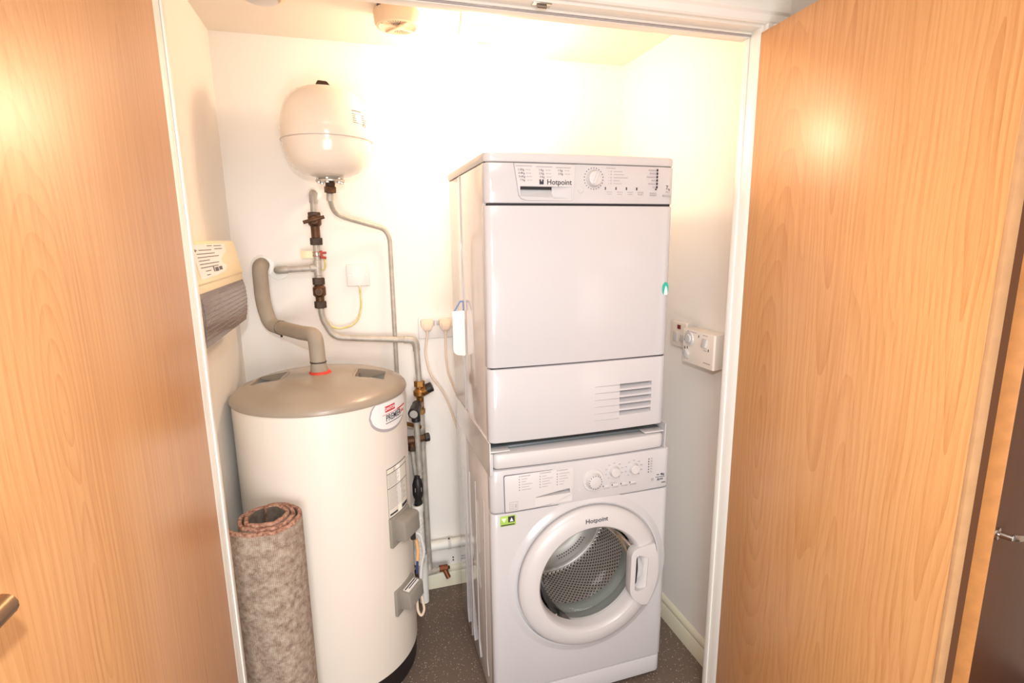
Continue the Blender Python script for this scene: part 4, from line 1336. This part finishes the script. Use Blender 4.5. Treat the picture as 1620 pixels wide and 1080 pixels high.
so = plate('double_socket', 'white double wall socket left of the dryer', 0.647, 0.793, 1.124, 1.211, 'socket')
for x in (0.7065, 0.7275):
    obj('rocker_switch', moved(box(-0.0075, 0.0075, -0.003, 0.003, -0.011, 0.011, 0.001), (x, -0.0115, 1.187), Matrix.Rotation(0.18, 4, 'X')), M['plastic'], so)
for x in (0.655, 0.785):
    obj('screw', rod((x, -0.0125, 1.167), (x, -0.010, 1.167), 0.003), M['zinc'], so)


def plug(label, x, z, path):
    o = thing('mains_plug', label, 'plug', (x, -0.011, z - 0.024), group='plugs in the double socket')
    pts = roundpoly([(x - 0.0245, z + 0.021), (x + 0.0245, z + 0.021), (x + 0.0245, z - 0.004), (x + 0.012, z - 0.025), (x - 0.012, z - 0.025), (x - 0.0245, z - 0.004)], 0.006, 3)
    obj('plug_body', prism(pts, 'XZ', -0.034, -0.0115, 0.003), M['ivory'], o)
    obj('plug_grip', prism(roundpoly([(x - 0.018, z + 0.008), (x + 0.018, z + 0.008), (x + 0.014, z - 0.019), (x - 0.014, z - 0.019)], 0.005, 3), 'XZ', -0.042, -0.034, 0.002), M['ivory'], o)
    obj('cable_boot', tube([(x, -0.024, z - 0.023), (x, -0.024, z - 0.045)], lambda s: 0.0065 - 0.002 * s, 0, 12), M['ivory'], o)
    obj('cable', tube([(x, -0.024, z - 0.04)] + path, 0.0042, 0.03, 10), M['ivory'], o)
    return o


plug('ivory plug in left socket with flex curling behind the machines', 0.680, 1.182, [(0.668, -0.026, 1.065), (0.684, -0.028, 0.975), (0.735, -0.022, 0.900), (0.757, -0.018, 0.845), (0.772, -0.016, 0.795), (0.800, -0.018, 0.70), (0.82, -0.020, 0.60)])
plug('ivory plug in right socket with flex dropping behind the dryer', 0.7535, 1.180, [(0.752, -0.026, 1.058), (0.757, -0.022, 0.979), (0.776, -0.018, 0.929), (0.80, -0.016, 0.86), (0.82, -0.016, 0.75)])

# right wall: fused spur and immersion timer
sw = thing('fused_spur', 'white fused switch plate with red neon behind the timer', 'switch', (XW, -0.488, 1.124))
obj('face_plate', box(XW - 0.011, XW - 0.0004, -0.535, -0.443, 1.124, 1.215, 0.0025, 3), M['timer'], sw)
obj('neon_lamp', box(XW - 0.0135, XW - 0.009, -0.502, -0.484, 1.190, 1.205, 0.0008), M['redplastic'], sw)
obj('rocker_switch', moved(box(-0.003, 0.003, -0.012, 0.012, -0.012, 0.012, 0.001), (XW - 0.0115, -0.515, 1.160), Matrix.Rotation(0.12, 4, 'Y')), M['plastic'], sw)
obj('fuse_holder', box(XW - 0.0135, XW - 0.009, -0.484, -0.458, 1.142, 1.178, 0.001), M['plastic2'], sw)

tm = thing('heater_timer', 'white box timer with round dial and rocker on the right wall', 'timer', (XW, -0.67, 1.10))
TF = XW - 0.060
obj('case', prism(roundpoly([(XW - 0.0005, -0.742), (TF + 0.004, -0.757), (TF, -0.753), (TF, -0.592), (TF + 0.004, -0.588), (XW - 0.0005, -0.586)], 0.002, 2), 'XY', 1.100, 1.212, 0.002), M['timer'], tm)
# face things are laid out with u running towards the viewer from the far edge


def tface(u, z):
    return (TF, -0.592 - u, z)


dlp = tface(0.036, 1.183)
td2 = obj('timer_dial', lathe([(0, -0.010), (0.012, -0.010), (0.014, -0.008), (0.0145, -0.005), (0.021, -0.005), (0.022, -0.003), (0.0235, 0), (0, 0)], 32, 'X', dlp), M['plastic'], tm)
bm = bmesh.new()
for i in range(24):
    t = 2 * PI * i / 24
    y, z = dlp[1] + 0.027 * math.cos(t), dlp[2] + 0.027 * math.sin(t)
    join(bm, box(TF - 0.0006, TF + 0.0003, y - 0.0009, y + 0.0009, z - 0.0009, z + 0.0009))
stuff(obj('dial_marks', bm, M['printsoft'], td2))
kp = tface(0.022, 1.128)
kn = box(-0.007, 0.001, -0.012, 0.012, -0.012, 0.012, 0.002)
obj('selector_knob', moved(kn, kp, Matrix.Rotation(0.75, 4, 'X')), M['plastic'], tm)
rp = tface(0.118, 1.180)
obj('rocker_switch', moved(box(-0.006, 0.002, -0.011, 0.011, -0.014, 0.014, 0.0012), rp, Matrix.Rotation(0.25, 4, 'Y')), M['plastic'], tm)
pr = []
for (u, z, du, dz) in ((0.022, 1.206, 0.05, 0.002), (0.105, 1.205, 0.025, 0.0022), (0.112, 1.156, 0.016, 0.002), (0.115, 1.117, 0.034, 0.0035), (0.006, 1.15, 0.003, 0.008), (0.006, 1.175, 0.003, 0.008), (0.012, 1.112, 0.02, 0.002)):
    y0 = -0.592 - u
    pr.append(box(TF - 0.0005, TF + 0.0003, y0 - du, y0, z - dz / 2, z + dz / 2))
stuff(obj('printed_legend', join(*pr), M['printsoft'], tm))
bm = bmesh.new()
for (u, z) in ((0.084, 1.197), (0.137, 1.160), (0.012, 1.147), (0.012, 1.134), (0.026, 1.150)):
    y0 = -0.592 - u
    join(bm, box(TF - 0.0006, TF + 0.0003, y0 - 0.0018, y0 + 0.0018, z - 0.004, z + 0.004))
stuff(obj('indicator_marks', bm, M['printdark'], tm))

# left wall: fuse box
CX = 0.075
fb = thing('fuse_box', 'cream consumer unit with smoked grey flap on the left wall', 'fuse box', (0, -0.52, 1.26))
YA, YZ_ = -0.275, -0.800
obj('case', prism([(0.0005, 1.520), (0.050, 1.520), (0.058, 1.516), (0.073, 1.418), (0.073, 1.400), (0.060, 1.396), (0.060, 1.285), (0.050, 1.264), (0.0005, 1.264)], 'XZ', YZ_, YA + 0.004, 0.001), M['cream'], fb)
obj('cover', prism([(0.050, 1.5215), (0.0595, 1.5175), (0.0755, 1.424), (0.0735, 1.419), (0.055, 1.419)], 'XZ', YZ_ - 0.001, YA + 0.006, 0.001), M['cream'], fb)
flap = [(0.062, 1.404), (0.074, 1.401), (0.0800, 1.380), (0.0820, 1.345), (0.079, 1.305), (0.073, 1.274), (0.056, 1.266), (0.058, 1.274), (0.068, 1.280), (0.074, 1.307), (0.077, 1.345), (0.075, 1.378), (0.070, 1.394)]
M['smokeline'] = mat('flap ridge plastic', (124, 108, 103), 0.3)
M['smoke'] = mat('smoked grey flap plastic', (118, 102, 98), 0.25, coat=0.2)
fo = obj('flap', prism(flap, 'XZ', YZ_ + 0.012, YA), M['smoke'], fb)
fo['label'] = 'smoked grey hinged flap'
obj('flap_end', prism([(0.060, 1.404), (0.0785, 1.392), (0.081, 1.345), (0.076, 1.290), (0.056, 1.265), (0.002, 1.262), (0.002, 1.400)], 'XZ', YZ_ - 0.002, YZ_ + 0.0095), M['smoke'], fb)
obj('end_gap', prism([(0.060, 1.403), (0.077, 1.392), (0.080, 1.345), (0.074, 1.290), (0.056, 1.267)], 'XZ', YZ_ + 0.0095, YZ_ + 0.012), M['dark'], fb)
for q in range(9):
    z = 1.388 - q * 0.0120
    xx = [0.0777, 0.0803, 0.0810, 0.0817, 0.0818, 0.0809, 0.0800, 0.0788, 0.0765][q]
    obj('flap_groove', box(xx - 0.0022, xx + 0.0010, YZ_ + 0.014, YA - 0.001, z - 0.0014, z + 0.0014), M['smokeline'], fb)


def covx(z):
    return 0.0595 + (1.5175 - z) / (1.5175 - 1.424) * 0.016


nt = bmesh.new()
pp = [(-0.755, 1.512), (-0.41, 1.513), (-0.42, 1.492), (-0.50, 1.474), (-0.50, 1.464), (-0.455, 1.452), (-0.49, 1.440), (-0.60, 1.434), (-0.755, 1.432)]
vs = [nt.verts.new((covx(z) + 0.0008, y, z)) for y, z in pp]
nt.faces.new(vs)
pn = obj('paper_notice', nt, M['paper'], fb, smooth=0)
bm = bmesh.new()
for (y, z, wd) in ((-0.74 + (y_ + 0.77) * 1.75, z_, w_ * 1.75) for (y_, z_, w_) in ((-0.70, 1.5085, 0.03), (-0.77, 1.4985, 0.012), (-0.75, 1.4985, 0.07), (-0.765, 1.490, 0.10), (-0.765, 1.482, 0.12), (-0.765, 1.474, 0.06), (-0.765, 1.466, 0.11), (-0.765, 1.458, 0.10), (-0.745, 1.449, 0.03), (-0.745, 1.440, 0.02), (-0.66, 1.508, 0.05), (-0.66, 1.500, 0.05))):
    q = [bm.verts.new((covx(zz) + 0.0013, yy, zz)) for yy, zz in ((y, z - 0.0009), (y + wd, z - 0.0009), (y + wd, z + 0.0009), (y, z + 0.0009))]
    bm.faces.new(q)
for (y, z, wd, ht) in ((-0.74 + (y_ + 0.77) * 1.75, z_, w_ * 1.75, h_) for (y_, z_, w_, h_) in ((-0.700, 1.451, 0.006, 0.014), (-0.690, 1.449, 0.02, 0.010), (-0.665, 1.450, 0.02, 0.009), (-0.772, 1.4985, 0.008, 0.006))):
    q = [bm.verts.new((covx(zz) + 0.0014, yy, zz)) for yy, zz in ((y, z - ht / 2), (y + wd, z - ht / 2), (y + wd, z + ht / 2), (y, z + ht / 2))]
    bm.faces.new(q)
stuff(obj('notice_print', bm, M['print'], pn, smooth=0))

# ------------------------------------------------------------------ ceiling fittings
sa = thing('smoke_alarm', 'round cream smoke alarm on the ceiling above the vessel', 'smoke alarm', (0.590, -0.335, H))
SAx, SAy = 0.590, -0.335
obj('mounting_base', lathe([(0, -0.0003), (0.062, -0.0003), (0.064, -0.014), (0, -0.014)], 48, 'Z', (SAx, SAy, H)), M['detector'], sa)
obj('cover', lathe([(0.058, -0.012), (0.070, -0.013), (0.0715, -0.018), (0.068, -0.046), (0.064, -0.053), (0.056, -0.055), (0.05, -0.052), (0, -0.052)], 56, 'Z', (SAx, SAy, H)), M['detector'], sa)
for a in (0.5, 0.5 + PI / 2):
    g = box(-0.056, 0.056, -0.006, 0.006, -0.0565, -0.051, 0.0012)
    obj('cross_bar', moved(g, (SAx, SAy, H), Matrix.Rotation(a, 4, 'Z')), M['detector'], sa)
obj('test_button', moved(box(-0.030, 0.006, -0.0095, 0.0095, -0.060, -0.054, 0.0015), (SAx, SAy, H), Matrix.Rotation(0.5 + PI / 2, 4, 'Z')), M['cream'], sa)
for i in range(2):
    bm = bmesh.new()
    for q in range(6):
        for s_ in range(4):
            t = 0.5 + (PI / 4 if i == 0 else 3 * PI / 4 + PI / 2) - 0.42 + q * 0.16
            rr = 0.022 + s_ * 0.008
            join(bm, box(SAx + rr * math.cos(t) - 0.0018, SAx + rr * math.cos(t) + 0.0018, SAy + rr * math.sin(t) - 0.0014, SAy + rr * math.sin(t) + 0.0014, H - 0.0527, H - 0.0515))
    stuff(obj('sounder_grille', bm, M['print'], sa))
obj('base_clip', box(SAx - 0.062, SAx - 0.050, SAy - 0.040, SAy - 0.032, H - 0.014, H - 0.008, 0.001), M['print'], sa)

cv_ = thing('ceiling_vent', 'round cream extract valve on the ceiling at top left', 'vent', (0.205, -0.335, H))
obj('rim', lathe([(0.040, -0.0003), (0.062, -0.0003), (0.066, -0.004), (0.064, -0.009), (0.052, -0.012), (0.042, -0.008)], 48, 'Z', (0.212, -0.340, H)), M['detector'], cv_)
obj('valve_disc', lathe([(0, -0.0003), (0.012, -0.0003), (0.012, -0.012), (0.040, -0.016), (0.044, -0.019), (0.030, -0.022), (0, -0.023)], 40, 'Z', (0.212, -0.340, H)), M['plastic'], cv_)

lh = thing('ceiling_lamp', 'lit warm bulb in a white batten holder on the closet ceiling', 'lamp', (LAMP[0], LAMP[1], H))
obj('batten_holder', lathe([(0, -0.0003), (0.046, -0.0003), (0.046, -0.010), (0.040, -0.018), (0.022, -0.024), (0.020, -0.050), (0.023, -0.052), (0.023, -0.060), (0, -0.060)], 40, 'Z', (LAMP[0], LAMP[1], H)), M['plastic'], lh)
obj('bulb', lathe([(0, -0.060), (0.013, -0.060), (0.014, -0.072), (0.020, -0.084), (0.0275, -0.100), (0.0285, -0.112), (0.024, -0.126), (0.012, -0.137), (0, -0.140)], 32, 'Z', (LAMP[0], LAMP[1], H)), M['bulb'], lh)
tag(obj('cable_trunking', moved(box(-0.008, 0.008, -0.30, 0.30, -0.012, -0.0003, 0.002), (0.775, -0.47, H), Matrix.Rotation(math.radians(-9), 4, 'Z')), M['detector']), 'slim cream cable trunking on the ceiling beside the smoke alarm', 'trunking')  # slim cream bar set at an angle along the ceiling


# ------------------------------------------------------------------ carpet roll
def carpet():
    bm = bmesh.new()
    uvl = bm.loops.layers.uv.new('UVMap')
    cx, cy, zt = 0.142, -0.655, 0.785
    turns, r_in, pitch, th = 2.75, 0.0450, 0.0150, 0.0118
    n = 190
    end = math.radians(196)
    pts = []
    for i in range(n + 1):
        s = i / n
        a = end + turns * 2 * PI * (1 - s)
        wob = 0.0016 * math.sin(5.0 * a + 1.0) + 0.0012 * math.sin(2.3 * a)
        r = r_in + pitch * turns * s + wob
        if s > 0.93:
            r += 0.016 * ((s - 0.93) / 0.07) ** 2
        if s < 0.03:
            r -= 0.004 * (1 - s / 0.03)
        # the outer layer sweeps round the front to a loose flap at the left
        pts.append((cx + r * math.cos(a) * 1.0, cy + r * math.sin(a), s))
    dist = 0
    rows = []
    for i, (x, y, s) in enumerate(pts):
        x0, y0, _ = pts[max(0, i - 1)]
        x1, y1, _ = pts[min(n, i + 1)]
        t = Vector((x1 - x0, y1 - y0)).normalized()
        nr = Vector((-t.y, t.x))           # outwards
        if i:
            dist += math.hypot(x - pts[i - 1][0], y - pts[i - 1][1])
        zz = zt + 0.0008 * math.sin(i * 0.9) + 0.0018 * math.sin(i * 0.17 + 1) - 0.012 * s
        o = Vector((x, y)) + nr * th / 2
        q = Vector((x, y)) - nr * th / 2
        rim = 0.008
        rows.append(([bm.verts.new((o.x, o.y, 0.002)), bm.verts.new((o.x, o.y, zz - rim)), bm.verts.new((o.x - nr.x * 0.0008, o.y - nr.y * 0.0008, zz - rim * 0.35)), bm.verts.new((o.x - nr.x * 0.003, o.y - nr.y * 0.003, zz)),
                      bm.verts.new((q.x + nr.x * 0.0025, q.y + nr.y * 0.0025, zz)), bm.verts.new((q.x, q.y, zz - rim * 0.4)), bm.verts.new((q.x, q.y, 0.002))], dist))
    for (A, da), (B, db) in zip(rows, rows[1:]):
        for k in range(7):
            j = (k + 1) % 7
            f = bm.faces.new((A[k], B[k], B[j], A[j]))
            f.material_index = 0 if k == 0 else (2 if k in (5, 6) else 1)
            for lp_ in f.loops:
                v = lp_.vert
                dd_ = da if v in A else db
                lp_[uvl].uv = (dd_, v.co.z)
    bm.faces.new(rows[0][0])
    bm.faces.new(rows[-1][0][::-1])
    for f in bm.faces:
        if len(f.verts) == 7:
            f.material_index = 1
    bmesh.ops.recalc_face_normals(bm, faces=bm.faces)
    return bm


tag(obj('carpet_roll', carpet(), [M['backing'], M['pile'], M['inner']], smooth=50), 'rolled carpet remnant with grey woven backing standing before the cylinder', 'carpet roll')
